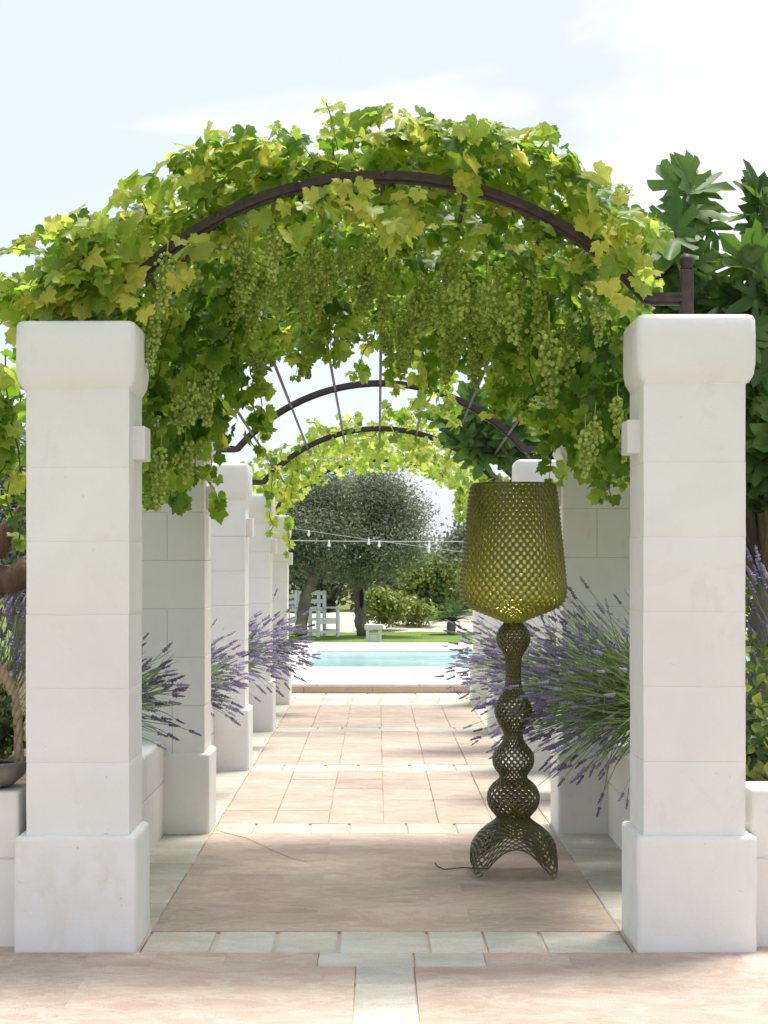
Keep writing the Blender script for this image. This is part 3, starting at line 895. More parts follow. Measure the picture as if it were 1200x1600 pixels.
# bunches of grapes (shared meshes)
def bunch_mesh(seed):
    rr = random.Random(seed); bm = bmesh.new(); tones = []
    L = rr.uniform(0.13, 0.30); n = int(L * 330); W = rr.uniform(0.028, 0.050)
    placed = []
    tries = 0
    while len(placed) < n and tries < 4000:
        tries += 1
        f = rr.random() ** 0.85
        w = W * (0.55 + 0.9 * f) if f < 0.3 else W * (0.82 + 0.18 * (1 - f)) * (1.05 - (f - 0.3) ** 1.4 * 1.15)
        a = rr.uniform(0, 2 * math.pi); q = w * math.sqrt(rr.uniform(0.25, 1))
        if rr.random() < 0.10: q *= 1.35
        p = Vector((q * math.cos(a), q * math.sin(a), -0.03 - f * L))
        if any((p - o).length < 0.0128 for o in placed): continue
        placed.append(p)
    for p in placed:
        r = rr.uniform(0.0078, 0.0108); nv = len(bm.verts)
        ico_bm(p, r, bm, 1, (1, 1, 1.12)); tn = rr.betavariate(2.2, 2.2)
        tones += [tn] * (len(bm.verts) - nv)
    nv = len(bm.verts)
    tube_bm([(0, 0, 0.03), (0.002, 0, -0.05), (0, 0, -L * 0.9)], [0.003, 0.003, 0.0015], 4, bm)
    tones += [0.2] * (len(bm.verts) - nv)
    me = bpy.data.meshes.new('grape_bunch'); bm.to_mesh(me); bm.free()
    me.polygons.foreach_set('use_smooth', [True] * len(me.polygons))
    a = me.attributes.new('tone', 'FLOAT', 'POINT'); a.data.foreach_set('value', tones)
    me.materials.append(M['grape']); return me
BUNCH = [bunch_mesh(s) for s in range(10)]
def vine_root(loc, label):
    return empty('grape_vine', loc, label, 'grape vine', 'grape vines on the pergola')
vine_l = vine_root((-1.62, 9.1, 0.42), 'fruiting grape vine spilling over the nearest left pillar and left half of the front arch')
vine_r = vine_root((1.72, 9.0, 0.42), 'fruiting grape vine covering the right half of the front arch, heavy with green bunches')
def hang_bunch(p, s=1.0):
    root = vine_l if p.x < 0.0 else vine_r
    o = bpy.data.objects.new('grape_bunch', random.choice(BUNCH)); COL.objects.link(o); o.parent = root
    m = Matrix.Translation(p) @ Matrix.Rotation(random.uniform(0, 6.28), 4, 'Z') @ Matrix.Rotation(random.gauss(0, 0.10), 4, 'X') @ Matrix.Diagonal((s * random.uniform(.85, 1.15), s * random.uniform(.85, 1.15), s, 1))
    o.matrix_basis = world_of(root).inverted() @ m
for _ in range(90):
    x = random.uniform(-0.85, 1.0); Y = random.uniform(9.0, 11.7)
    hang_bunch(Vector((x, Y, arch_z(x, Y) - random.uniform(0.02, 0.14))), random.uniform(0.85, 1.15))
for _ in range(34):
    x = random.uniform(0.12, 0.95); Y = random.uniform(9.2, 11.0)
    hang_bunch(Vector((x, Y, arch_z(x, Y) - random.uniform(0.02, 0.22))), random.uniform(0.95, 1.25))
for _ in range(10):
    x = random.uniform(-0.78, -0.3); Y = random.uniform(8.5, 9.4)
    hang_bunch(Vector((x, Y, arch_z(x, Y) - random.uniform(0.02, 0.12))), random.uniform(0.85, 1.1))
for (px, py, Y, s) in ((252, 690, 8.9, 1.0), (290, 680, 9.3, 1.15), (240, 480, 8.35, 1.1), (232, 520, 8.32, 0.9), (262, 385, 8.20, 0.9), (305, 590, 8.9, 1.1), (330, 560, 9.0, 1.0), (285, 610, 9.0, 1.0),
                      (915, 660, 8.75, 1.25), (930, 640, 8.8, 1.2), (965, 610, 8.7, 1.0), (858, 500, 9.0, 1.4), (880, 520, 9.1, 1.3), (840, 480, 9.2, 1.3), (970, 650, 8.9, 1.0), (428, 325, 8.32, 1.0), (368, 350, 8.34, 0.95), (390, 380, 8.6, 1.0), (940, 450, 8.5, 0.9), (800, 450, 9.0, 1.3), (760, 420, 8.9, 1.2), (715, 420, 8.9, 1.2)):
    hang_bunch(P(px, py, Y), s)
# woody stems
def trunk_curve(pts, r0, r1, n=6):
    out = []
    P0 = [Vector(p) for p in pts]
    for a in range(len(P0) - 1):
        for q in range(n):
            f = q / n; v = P0[a].lerp(P0[a + 1], f)
            out.append(v + rv(0.012))
    out.append(P0[-1]); k = len(out)
    return out, [r0 + (r1 - r0) * i / (k - 1) for i in range(k)]
def woody(root, sx, stems):
    s = sx
    pts, rd = trunk_curve([(s * 1.62, 9.1, 0.40), (s * 1.50, 9.0, 1.2), (s * 1.36, 8.95, 2.0), (s * 1.25, 9.0, arch_z(s * 1.2, 9.0) + 0.03)], 0.045, 0.028)
    tube('trunk', pts, rd, M['bark'], root, 8)
    for (yy, ln) in ((8.5, 0.9), (9.4, 1.15), (10.3, 1.1), (11.2, 0.9)):
        cur = [(s * 1.25, 9.0, arch_z(s * 1.25, 9.0) + 0.03)]
        for q in range(1, 9):
            x = s * (1.2 - ln * q / 8); Y = 9.0 + (yy - 9.0) * min(1, q / 5)
            cur.append((x, Y + random.gauss(0, .04), arch_z(x, Y) + 0.035 + random.gauss(0, .012)))
        tube('branch', cur, [0.022 - 0.0017 * q for q in range(len(cur))], M['bark'], root, 6)
    st = wobj('shoots', bm_mesh(stems, 'shoots', True), M['lav_stem'], root); st['kind'] = 'stuff'
woody(vine_l, -1, stems_L); woody(vine_r, 1, stems_R)
plant_leaves(vine_l, LV, GRAPE, 'grape', M['vine_leaf'], 300)
plant_leaves(vine_r, RVN, GRAPE, 'grape', M['vine_leaf'], 300)

# far vine, on the fourth and fifth arches
far = []; stems_F = bmesh.new()
vine_f = empty('grape_vine', (-1.6, 19.6, 0.40), 'yellow-green grape vine covering the two farthest arches', 'grape vine', 'grape vines on the pergola')
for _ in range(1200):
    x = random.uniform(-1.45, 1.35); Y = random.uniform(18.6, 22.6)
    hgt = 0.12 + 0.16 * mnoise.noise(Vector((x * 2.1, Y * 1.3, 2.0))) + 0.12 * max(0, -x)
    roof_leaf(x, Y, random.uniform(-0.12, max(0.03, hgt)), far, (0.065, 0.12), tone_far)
tmp_keep = tmp; tmp = []
for _ in range(30):
    x = random.uniform(-1.3, 1.0); Y = random.uniform(18.5, 21)
    p0 = Vector((x, Y, arch_z(x, Y)))
    pts = along_curve(p0, (random.gauss(0, .4), random.gauss(0, .3), 1), random.uniform(0.2, 0.45), 6, 1.0)
    tube_bm(pts, 0.004, 4, stems_F); strand_leaves(pts, far, 0.06, (0.07, 0.12), tone_far)
def hang_far(xr, yr, n, bottom):
    for _ in range(n):
        x = random.uniform(*xr); Y = random.uniform(*yr); z0 = arch_z(x, Y); L = max(0.15, z0 - bottom + random.gauss(0, .12))
        pts = [Vector((x + random.gauss(0, .015), Y + random.gauss(0, .015), z0 - L * q / 8)) for q in range(9)]
        tube_bm(pts, 0.004, 4, stems_F); strand_leaves(pts, far, 0.06, (0.07, 0.13), tone_far, (0, -.7, .4), spread=0.05)
hang_far((-1.1, -0.8), (18.6, 19.2), 5, 2.42); hang_far((-1.15, -0.8), (19.2, 22), 9, 2.38); hang_far((0.85, 1.25), (18.8, 22.2), 26, 2.15)
hang_far((-1.05, -0.97), (18.3, 18.42), 1, 1.85); hang_far((-1.02, -0.93), (21.6, 22.0), 1, 1.55)
pts, rd = trunk_curve([(-1.6, 19.6, 0.40), (-1.5, 19.5, 1.3), (-1.3, 19.5, 2.3)], 0.045, 0.03)
tube('trunk', pts, rd, M['bark'], vine_f, 7)
st = wobj('shoots', bm_mesh(stems_F, 'shoots', True), M['lav_stem'], vine_f); st['kind'] = 'stuff'
plant_leaves(vine_f, far, GRAPE, 'grape', M['vine_leaf'], 260)

# ------------------------------------------------------------------ fig trees
def fig_tree(loc, label, tips, n_parts):
    root = empty('fig_tree', loc, label, 'fig tree', 'fig trees behind the right pillars')
    leaves = []; base = Vector(loc)
    fork = base + Vector((0.05, 0.0, 1.1))
    pts, rd = trunk_curve([base - Vector((0, 0, 0.1)), base + Vector((0.03, 0, 0.5)), fork], 0.09, 0.06)
    tube('trunk', pts, rd, M['olive_bark'], root, 9)
    limbs = {}
    for (tp, n, sz) in tips:
        tp = Vector(tp)
        mid = fork.lerp(tp, 0.55) + Vector((random.gauss(0, .06), random.gauss(0, .06), -0.08))
        c = [fork.lerp(mid, 0.0), fork.lerp(mid, 0.5) + rv(0.02), mid, mid.lerp(tp, 0.5) + rv(0.015), tp]
        tube('branch', c, [0.034, 0.028, 0.020, 0.015, 0.009], M['olive_bark'], root, 6)
        ax = (tp - mid).normalized()
        for k in range(n):
            a = k * 2.4 + random.uniform(-.3, .3); f = random.random()
            side = Vector((math.cos(a), math.sin(a), 0))
            out = (side * (0.55 + 0.75 * f) + ax * (0.95 - 1.0 * f)).normalized()
            pos = tp - ax * f * 0.22 + out * random.uniform(0.03, 0.09)
            nrm = (Vector((0, -0.8, 0.5)) - out * 0.4 * (1 - f) + rv(0.42)).normalized()
            leaves.append((pos, nrm, out + Vector((0, 0, -0.15)), random.uniform(0.7, 1.15) * sz, random.betavariate(2, 3)))
    plant_leaves(root, leaves, FIG, 'fig', M['fig_leaf'], n_parts)
T1 = []
for (px, py, Y) in ((1072, 300, 10.6), (1052, 375, 10.4), (1098, 430, 10.7), (1190, 320, 10.5), (1172, 405, 10.3), (1145, 470, 10.5), (1200, 470, 10.4), (1045, 470, 10.6), (1120, 520, 10.8), (1195, 560, 10.7), (1185, 650, 10.8), (1220, 700, 10.9), (1000, 560, 10.9), (1230, 380, 10.6), (1010, 400, 11.0), (1100, 600, 10.9), (1180, 730, 11.1), (1250, 560, 11), (1280, 450, 10.8), (1175, 600, 10.4), (1190, 690, 10.5), (1165, 520, 10.3), (1205, 745, 10.6), (1225, 640, 10.4)):
    T1.append((P(px, py, Y), 13, 0.205))
fig_tree((2.15, 10.9, 0.4), 'dark green fig tree rising behind the nearest right pillar', T1, 220)
T2 = []
for (px, py, Y) in ((705, 660, 17.2), (740, 640, 17.0), (780, 655, 16.9), (815, 640, 17.0), (760, 690, 17.1), (800, 690, 17.2), (725, 690, 17.0), (830, 600, 17.1), (850, 650, 17.3), (790, 610, 17.3), (880, 640, 17.2), (860, 700, 17.2), (900, 600, 17.2)):
    T2.append((P(px, py, Y), 15, 0.215))
fig_tree((2.1, 17.2, 0.4), 'dark fig tree leaning in behind the third right pillar and its arch', T2, 160)

# ------------------------------------------------------------------ olive trees and the far garden
def canopy_leaves(lobes, n, size, tone=(2.2, 2.6), clump=0.16, drop=0.15, up=0.4):
    """leaves in small clumps near the surface and through the volume of several lobes"""
    out = []; ws = [r[0] * r[1] * r[2] for _, r in lobes]
    ncl = n // 16
    for _ in range(ncl):
        c, r = random.choices(lobes, ws)[0]
        d = rv().normalized(); q = random.uniform(0.45, 1.0) ** 0.6 * (1 + 0.16 * mnoise.noise(d * 2.3 + Vector(c)))
        cc = Vector(c) + Vector((d.x * r[0], d.y * r[1], d.z * r[2])) * q
        if random.random() < drop: continue
        tb = random.betavariate(*tone)
        for _ in range(16):
            p = cc + rv(clump)
            nn = (d * 0.4 + Vector((0, -0.2, up)) + rv(0.6)).normalized()
            out.append((p, nn, rv() + d * 0.6, random.uniform(*size), min(1, max(0, tb + random.gauss(0, .18)))))
    return out
def olive(loc, label, trunk_pts, r0, r1, lobes, n, hollow=None):
    root = empty('olive_tree', loc, label, 'olive tree', 'olive trees beyond the pool')
    pts, rd = trunk_curve(trunk_pts, r0, r1, 5)
    bm = tube_bm([p + rv(0.012) for p in pts], [r * random.uniform(.88, 1.14) for r in rd], 12)
    for v in bm.verts: v.co += Vector((mnoise.noise(v.co * 5), mnoise.noise(v.co * 5 + Vector((2, 2, 2))), 0)) * 0.025
    tr = wobj('trunk', bm_mesh(bm, 'trunk', True), M['olive_bark'], root)
    if hollow is not None:
        wobj('hollow', bm_mesh(ico_bm(hollow, 0.05, None, 2, (1, 0.8, 4.6)), 'hollow', True), M['hollow'], tr)  # solid dark blob on the trunk, painted shade of the hollow
    top = pts[-1]
    for c, r in lobes[:5]:
        c = Vector(c); m = top.lerp(c, 0.5) + rv(0.08)
        tube('limb', [top - Vector((0, 0, .05)), m, c, c + (c - top) * 0.35], [r1 * 0.75, r1 * 0.5, r1 * 0.3, 0.012], M['olive_bark'], root, 6)
    cr = wobj('crown', cloud_mesh('crown', NARROW, canopy_leaves(lobes, int(n * 1.9), (0.065, 0.115), (2.2, 2.6), 0.15)), M['olive_leaf'], root)
    cr['kind'] = 'stuff'
YO = 43.0
def lob(px, py, rpx, Y=YO, dy=0.0, sq=0.85):
    r = rpx * Y / FPX; return (P(px, py, Y + dy), (r, r, r * sq))
olive(P(565, 988, YO), 'large grey-green olive tree with a hollow trunk beside the white stool',
      [P(566, 990, YO), P(562, 955, YO), P(560, 925, YO), P(562, 900, YO)], 0.135, 0.105,
      [lob(560, 800, 62), lob(605, 795, 55, dy=.5), lob(625, 840, 46), lob(520, 800, 52, dy=.4), lob(575, 770, 48), lob(580, 855, 55, dy=-.4), lob(530, 850, 50), lob(640, 800, 34), lob(600, 760, 38), lob(550, 885, 34), lob(640, 870, 26)], 26000,
      P(565, 935, YO - 0.20))
olive(P(480, 990, 41.5), 'leaning olive tree whose trunk stands in front of the white chairs',
      [P(470, 992, 41.3), P(472, 960, 41.4), P(482, 925, 41.5), P(490, 895, 41.5)], 0.15, 0.11,
      [lob(480, 835, 52, 41.5), lob(440, 830, 50, 41.5), lob(500, 790, 44, 42), lob(470, 780, 40, 42), lob(505, 865, 36, 41.5), lob(430, 870, 40, 41.5), lob(525, 830, 40, 42), lob(515, 760, 34, 42), lob(450, 790, 40, 42)], 22000)

def bush(name, loc, label, cat, lobes, n, shapes, mat, size, tone=(2, 2.5), group=None, stem_r=0.04, n_parts=0, clump=0.14, stems=5, drop=0.1):
    root = empty(name, loc, label, cat, group)
    base = Vector(loc)
    bm = bmesh.new()
    for c, r in lobes[:stems]:
        c = Vector(c); m = base.lerp(c, 0.5) + rv(0.04)
        tube_bm([base + rv(0.02), m, c], [stem_r, stem_r * .6, stem_r * .25], 6, bm)
    wobj('stem', bm_mesh(bm, 'stem', True), M['olive_bark'], root)
    lv = canopy_leaves(lobes, n, size, tone, clump, drop)
    plant_leaves(root, lv, shapes, name, mat, n_parts)
    return root
GB = 'background trees and shrubs'
bush('garden_tree', P(722, 960, 52), 'dark green tree at the right edge of the far garden, behind the lamp shade', 'tree',
     [lob(725, 870, 34, 52), lob(742, 840, 26, 52), lob(718, 905, 36, 52), lob(755, 890, 36, 52), lob(716, 835, 12, 52), lob(770, 860, 32, 52)], 9000, OVAL, M['olive_leaf'], (0.10, 0.18), group=GB, stem_r=0.08, clump=0.2)
bush('yellow_shrub', P(590, 965, 46), 'yellow-green shrub just right of the hollow olive trunk', 'shrub',
     [lob(592, 945, 24, 46), lob(610, 950, 20, 46), lob(580, 940, 15, 46)], 2600, OVAL, M['shrub_leaf'], (0.07, 0.13), (7, 1.6), GB, 0.02, clump=0.10)
bush('leafy_shrub', P(668, 960, 49), 'tall light green shrub in front of the dark trees, left of the sago palm', 'shrub',
     [lob(668, 905, 28, 49), lob(690, 925, 26, 49), lob(650, 930, 22, 49), lob(700, 895, 20, 49), lob(670, 945, 22, 49)], 4200, OVAL, M['shrub_leaf'], (0.10, 0.18), (3, 2.2), GB, 0.03, clump=0.16)
bush('dry_shrub', P(640, 962, 47), 'dry straw-coloured shrub on the pale gravel bank', 'shrub',
     [lob(640, 955, 18, 47, 0, .7), lob(660, 958, 15, 47, 0, .7)], 1300, NARROW, M['shrub_leaf'], (0.12, 0.2), (6, 1.6), GB, 0.015, clump=0.10)
bgs = [(-11, 62, 3.4), (-7.6, 66, 3.0), (-4.6, 60, 2.6), (-1.7, 64, 2.7), (0.5, 68, 2.5), (2.3, 64, 2.4), (4.6, 63, 2.9), (7.6, 66, 3.1), (11, 61, 3.2), (-15, 60, 3.2), (15, 64, 3.4)]
bl = ['far left', 'left', 'left of centre', 'left centre', 'centre', 'right centre', 'right of centre', 'right', 'far right', 'outermost left', 'outermost right']
for (x, Y, h), nm in zip(bgs, bl):
    lobes = [((x + random.gauss(0, .7), Y + random.gauss(0, .5), h * random.uniform(.3, .75)), (1.2, 1.2, h * .30)) for _ in range(7)]
    bush('woodland_tree', (x, Y, 0), 'dark rounded tree in the far hedge line, %s of the picture' % nm, 'tree', lobes, 4200, OVAL, M['olive_leaf'], (0.14, 0.26), (2, 3), GB, 0.10, clump=0.28)
# olive seen in the gap left of the nearest left pillar, and the hedge right of the right one
olive((-4.1, 22.0, 0), 'blurred grey-green olive tree seen left of the nearest left pillar',
      [(-4.1, 22, 0), (-4.05, 22, .6), (-4.15, 22, 1.2)], 0.2, 0.12,
      [((-4.2, 22, 2.2), (.9, .9, .8)), ((-3.6, 22.3, 2.5), (.6, .6, .6)), ((-4.8, 22.2, 2.4), (.7, .7, .6)), ((-4.2, 22, 2.9), (.6, .6, .4))], 9000)

# sago palm
def sago():
    root = empty('sago_palm', P(705, 988, 44), 'small dark sago palm on the gravel edge right of the pool', 'palm')
    c = P(705, 972, 44)
    tube('trunk', [P(705, 990, 44), P(705, 980, 44), c], [0.09, 0.11, 0.09], M['olive_bark'], root, 10)
    for k in range(44):
        a = k * 2.39996; el = random.uniform(0.2, 1.35)
        d = Vector((math.cos(a) * math.cos(el), math.sin(a) * math.cos(el), math.sin(el)))
        L = random.uniform(0.46, 0.64); pts = [c]; v = d.copy()
        for q in range(7):
            v = (v + Vector((0, 0, -0.10))).normalized(); pts.append(pts[-1] + v * L / 7)
        leaves = []
        for q in range(1, 8):
            for s in (-1, 1):
                for h in (0, 0.5):
                    p = pts[q].lerp(pts[max(0, q - 1)], h); sd = v.cross(Vector((0, 0, 1))).normalized() * s
                    leaves.append((p, (Vector((0, 0, 1)) - d * 0.3), sd + v * 0.55 + Vector((0, 0, .15)), 0.15 * (1 - abs(q - 4) / 9), random.betavariate(2, 3)))
        wobj('frond', cloud_mesh('frond', [narrow_shape(0.16)], leaves), M['fig_leaf'], root)
sago()

# string lights
def festoon(p0, p1, sag, n, label, seedy, rad=0.007):
    root = empty('string_light', p0, label, 'string light', 'string lights in front of the olive trees')
    pts = [p0.lerp(p1, k / 24) - Vector((0, 0, sag * 4 * (k / 24) * (1 - k / 24))) for k in range(25)]
    tube('cable', pts, rad, M['rod_cable'], root, 5)
    for k in range(n):
        f = (k + seedy) / n; p = p0.lerp(p1, f) - Vector((0, 0, sag * 4 * f * (1 - f)))
        b = wobj('bulb', bm_mesh(lathe_bm([(0.001, -0.11), (0.022, -0.10), (0.032, -0.075), (0.022, -0.045), (0.016, -0.03)], 10, None, p), 'bulb', True), M['bulb_white'], root)
        wobj('socket', bm_mesh(lathe_bm([(0.018, -0.032), (0.018, 0.012), (0.001, 0.014)], 8, None, p), 'socket', True), M['white_paint'], b)
M['rod_cable'] = simple_mat('pale_cable', (0.42, 0.43, 0.42), (0.55, 0.56, 0.55), 10, 0.6, 0)
M['bulb_white'] = simple_mat('white_bulb', (0.80, 0.80, 0.78), (0.84, 0.84, 0.82), 10, 0.25, 0)
festoon(P(330, 843, 36), P(800, 846, 36), 0.015, 6, 'lower taut string of white bulbs crossing in front of the olive trees', 0.35)
festoon(P(330, 806, 38), P(800, 872, 38), 0.03, 5, 'upper sagging string of bulbs, fainter, above the lower string', 0.62, 0.0045)

# white chairs on the lawn
def chair(loc, rz, label, h=1.0, slats=3):
    root = empty('garden_chair', (0, 0, 0), label, 'chair', 'white wooden chairs under the olive trees')
    def b(nm, d, m='white_paint'): return box(nm, d, M[m], root, 0.004, 1)
    w, dp, lg = 0.27, 0.25, 0.032
    for sx in (-1, 1):
        b('leg', (sx * w - lg, sx * w + lg, -dp - lg, -dp + lg, 0, 0.62))
        b('leg', (sx * w - lg, sx * w + lg, dp - lg, dp + lg, 0, h))
        b('armrest', (sx * w - 0.045, sx * w + 0.045, -dp - 0.06, dp - 0.034, 0.622, 0.66))
        b('stretcher', (sx * w - 0.02, sx * w + 0.02, -dp + lg + .001, dp - lg - .001, 0.10, 0.16))
    for k in range(slats):
        z = 0.56 + (h - 0.66) * k / max(1, slats - 1)
        b('slat', (-w + lg + .001, w - lg - .001, dp - 0.014, dp + 0.014, z, z + 0.085))
    b('seat', (-w + lg + .001, w - lg - .001, -dp - 0.02, dp - 0.02, 0.36, 0.41))
    b('apron', (-w + lg + .001, w - lg - .001, -dp - 0.018, -dp + 0.018, 0.29, 0.355))
    b('stretcher', (-w + lg + .001, w - lg - .001, -dp - 0.02, -dp + 0.02, 0.08, 0.14))
    root.location = loc; root.rotation_euler = (0, 0, rz)
    return root
chair((P(502, 990, 42.4)), R(38), 'white wooden armchair standing right of the leaning olive trunk', 1.02)
chair((P(474, 991, 42.7)), R(-20), 'white wooden armchair partly hidden behind the leaning olive trunk', 1.02)
chair((P(455, 992, 42.9)), R(15), 'white wooden armchair beside the farthest left pillar', 0.94)
for o in [o for o in bpy.data.objects if o.name.startswith('garden_chair')]:
    o.location.z = 0.0
def stool():
    c = P(584, 998, 39.3); c.z = 0
    root = empty('stone_stool', c, 'low white stone stool on the lawn behind the pool', 'stool')
    box('top', (c.x - .19, c.x + .19, c.y - .17, c.y + .17, 0.265, 0.37), M['coping'], root, 0.01)
    for s in (-1, 1):
        box('leg', (c.x + s * .125 - .035, c.x + s * .125 + .035, c.y - .15, c.y + .15, -0.02, 0.264), M['coping'], root, 0.006)
    box('apron', (c.x - .088, c.x + .088, c.y - .13, c.y + .13, -0.02, 0.17), M['coping'], root, 0.006)
stool()

# ------------------------------------------------------------------ lavender
def spike_mesh(seed):
    rr = random.Random(seed); bm = bmesh.new()
    L = 1.0; n = 9; rings = []
    for k in range(n + 1):
        f = k / n; r = (0.17 if k % 2 else 0.10) * (1.05 - 0.55 * f) * rr.uniform(0.8, 1.2)
        if k in (0, n): r = 0.03
        ring = []
        for q in range(5):
            a = 2 * math.pi * q / 5 + k * 0.6
            rq = r * rr.uniform(0.7, 1.35)
            ring.append(bm.verts.new((rq * math.cos(a), f * L, rq * math.sin(a))))
        rings.append(ring)
    for a, b in zip(rings, rings[1:]):
        for q in range(5): bm.faces.new((a[q], a[(q + 1) % 5], b[(q + 1) % 5], b[q]))
    bm.faces.new(rings[-1])
    return bm
SPK = {}
def spike(seed, q):
    if (seed, q) not in SPK:
        me = bm_mesh(spike_mesh(seed), 'flower_spike', False)
        a = me.attributes.new('tone', 'FLOAT', 'POINT'); a.data.foreach_set('value', [q / 4 + random.uniform(-.1, .1) for _ in range(len(me.vertices))])
        me.materials.append(M['lav_flower']); SPK[(seed, q)] = me
    return SPK[(seed, q)]
def lavender(base, label, n, length, direction, spread, spike_len=(0.05, 0.085), foliage=0, droop=0.25, width=0.12, tone_off=0.0):
    base = Vector(base); root = empty('lavender_bush', base, label, 'lavender', 'lavender bushes in the planters')
    bm = bmesh.new(); tones = []; inv = world_of(root).inverted(); lv = []
    D = Vector(direction).normalized()
    for k in range(n):
        d = (D + Vector((random.gauss(0, spread), random.gauss(0, spread), random.gauss(0, spread)))).normalized()
        L = random.uniform(*length)
        p0 = base + Vector((random.uniform(-width, width), random.uniform(-width, width) * 1.6, random.uniform(-.05, .08)))
        p0 = Vector((p0.x, p0.y, p0.z)); pts = [p0]; v = d
        for q in range(6):
            v = (v + Vector((0, 0, -droop / 6 + random.gauss(0, .02))) + rv(0.07)).normalized(); pts.append(pts[-1] + v * L / 6)
        nv = len(bm.verts)
        tube_bm(pts, [0.0036, 0.0034, 0.0031, 0.0028, 0.0025, 0.0022, 0.0018], 3, bm, False)
        tones += [random.betavariate(2, 2)] * (len(bm.verts) - nv)
        s = random.uniform(*spike_len)
        o = bpy.data.objects.new('flower_spike', spike(random.randrange(4), min(4, max(0, int(random.betavariate(2, 2) * 5 + tone_off))))); COL.objects.link(o); o.parent = root
        fr = frame(v.orthogonal(), v).to_4x4()
        o.matrix_basis = inv @ (Matrix.Translation(pts[-1] - v * 0.01) @ fr @ Matrix.Rotation(random.uniform(0, 6), 4, 'Y') @ Matrix.Diagonal((s * 0.9, s, s * 0.9, 1)))
        if random.random() < 0.5:
            lv.append((pts[-2], v.orthogonal() + rv(.3), v + rv(.2), 0.018, 0.3))
    me = bm_mesh(bm, 'stems', True)
    a = me.attributes.new('tone', 'FLOAT', 'POINT'); a.data.foreach_set('value', tones)
    st = wobj('stems', me, M['lav_stem'], root); st['kind'] = 'stuff'
    if foliage:
        lf = []
        for _ in range(foliage):
            d = (D * 0.5 + Vector((0, 0, .3)) + rv(0.5)).normalized()
            lf.append((base + Vector((random.gauss(0, width), random.gauss(0, width * 1.3), random.uniform(-.08, .12))) + d * random.uniform(0, 0.28), rv(), d, random.uniform(0.07, 0.16), random.betavariate(2.6, 2)))
        for _ in range(foliage // 3):
            d = (D + rv(spread * 0.9)).normalized()
            lf.append((base + Vector((random.gauss(0, width * .7), random.gauss(0, width), random.uniform(-.06, .08))) + d * random.uniform(0, 0.15), rv(), d, random.uniform(0.18, 0.42), random.betavariate(3, 2)))
        f = wobj('foliage', cloud_mesh('foliage', [narrow_shape(0.020)], lf), M['lav_stem'], root); f['kind'] = 'stuff'
    return root
lavender((1.56, 10.05, 0.86), 'large lavender bush with long green stems, beside the nearest right pillar', 300, (0.34, 0.84), (-0.80, -0.10, 0.36), 0.40, (0.045, 0.085), 2200, 0.30, 0.17)
lavender((1.50, 11.0, 0.80), 'dense purple lavender leaning out behind the lamp stem', 300, (0.40, 0.80), (-0.85, -0.1, 0.32), 0.42, (0.05, 0.09), 1200, 0.32, 0.15)
lavender((1.48, 13.4, 0.72), 'lavender bush between the second and third right pillars', 280, (0.35, 0.80), (-0.80, -0.10, 0.42), 0.36, (0.06, 0.10), 500, 0.32, 0.2)
lavender((1.48, 17.0, 0.68), 'lavender bush between the third and fourth right pillars, behind the lamp', 140, (0.35, 0.8), (-0.80, -0.10, 0.38), 0.33, (0.06, 0.10), 300, 0.32, 0.2)
lavender((-1.50, 10.0, 0.86), 'sparse lavender behind the nearest left pillar, over the ledge', 60, (0.24, 0.50), (0.88, -0.05, 0.34), 0.26, (0.05, 0.085), 300, 0.25, 0.08, -0.7)
lavender((-1.52, 13.5, 0.76), 'lavender bush between the second and third left pillars', 170, (0.28, 0.52), (0.85, -0.05, 0.36), 0.36, (0.06, 0.10), 400, 0.32, 0.14)
lavender((-1.52, 17.0, 0.74), 'lavender bush between the third and fourth left pillars', 180, (0.30, 0.66), (0.86, -0.05, 0.36), 0.34, (0.07, 0.11), 400, 0.32, 0.15)
lavender((-1.50, 20.6, 0.66), 'lavender bush before the farthest left pillar, near the pool', 170, (0.35, 0.74), (0.88, -0.05, 0.28), 0.30, (0.075, 0.12), 300, 0.32, 0.16)
lavender((-2.25, 10.6, 0.55), 'lavender bush outside the left pillars, behind the rope-handled tub', 160, (0.55, 1.05), (0.10, -0.20, 1.0), 0.24, (0.06, 0.10), 600, 0.15, 0.2)
lavender((2.28, 10.0, 0.75), 'lavender bush outside the right pillars, above the green shrub', 150, (0.50, 0.92), (-0.10, -0.15, 1.0), 0.22, (0.06, 0.10), 600, 0.1, 0.18)

# shrubs just outside the pillars
bush('leafy_shrub', (1.98, 9.2, 0.4), 'glossy green shrub behind the right low wall', 'shrub',
     [((1.95, 9.0, 0.95), (.24, .26, .30)), ((2.25, 9.1, 0.9), (.3, .25, .32)), ((1.80, 8.85, 0.72), (.12, .2, .12)), ((2.1, 9.2, 1.15), (.3, .3, .2)), ((1.85, 8.75, .75), (.12, .15, .16))], 2000, OVAL, M['shrub_leaf'], (0.05, 0.085), (2.4, 2.6), None, 0.012, 200, 0.06)
bush('flowering_shrub', (2.7, 12.5, 0.4), 'olive-coloured flowering shrub beyond the right lavender', 'shrub',
     [((2.6, 12.5, 1.75), (.35, .4, .30)), ((2.95, 12.6, 1.65), (.4, .4, .4)), ((2.5, 12.4, 1.4), (.3, .4, .4))], 2600, OVAL, M['shrub_leaf'], (0.05, 0.09), (3.5, 2.4), None, 0.02, 0, 0.10)
pk = leaf_mat('red_petal', [(0, (0.42, 0.05, 0.06)), (1, (0.55, 0.12, 0.10))], [(0, (0.5, 0.08, 0.08)), (1, (0.6, 0.15, 0.12))])
fs = [o for o in bpy.data.objects if o.name == 'flowering_shrub'][0]
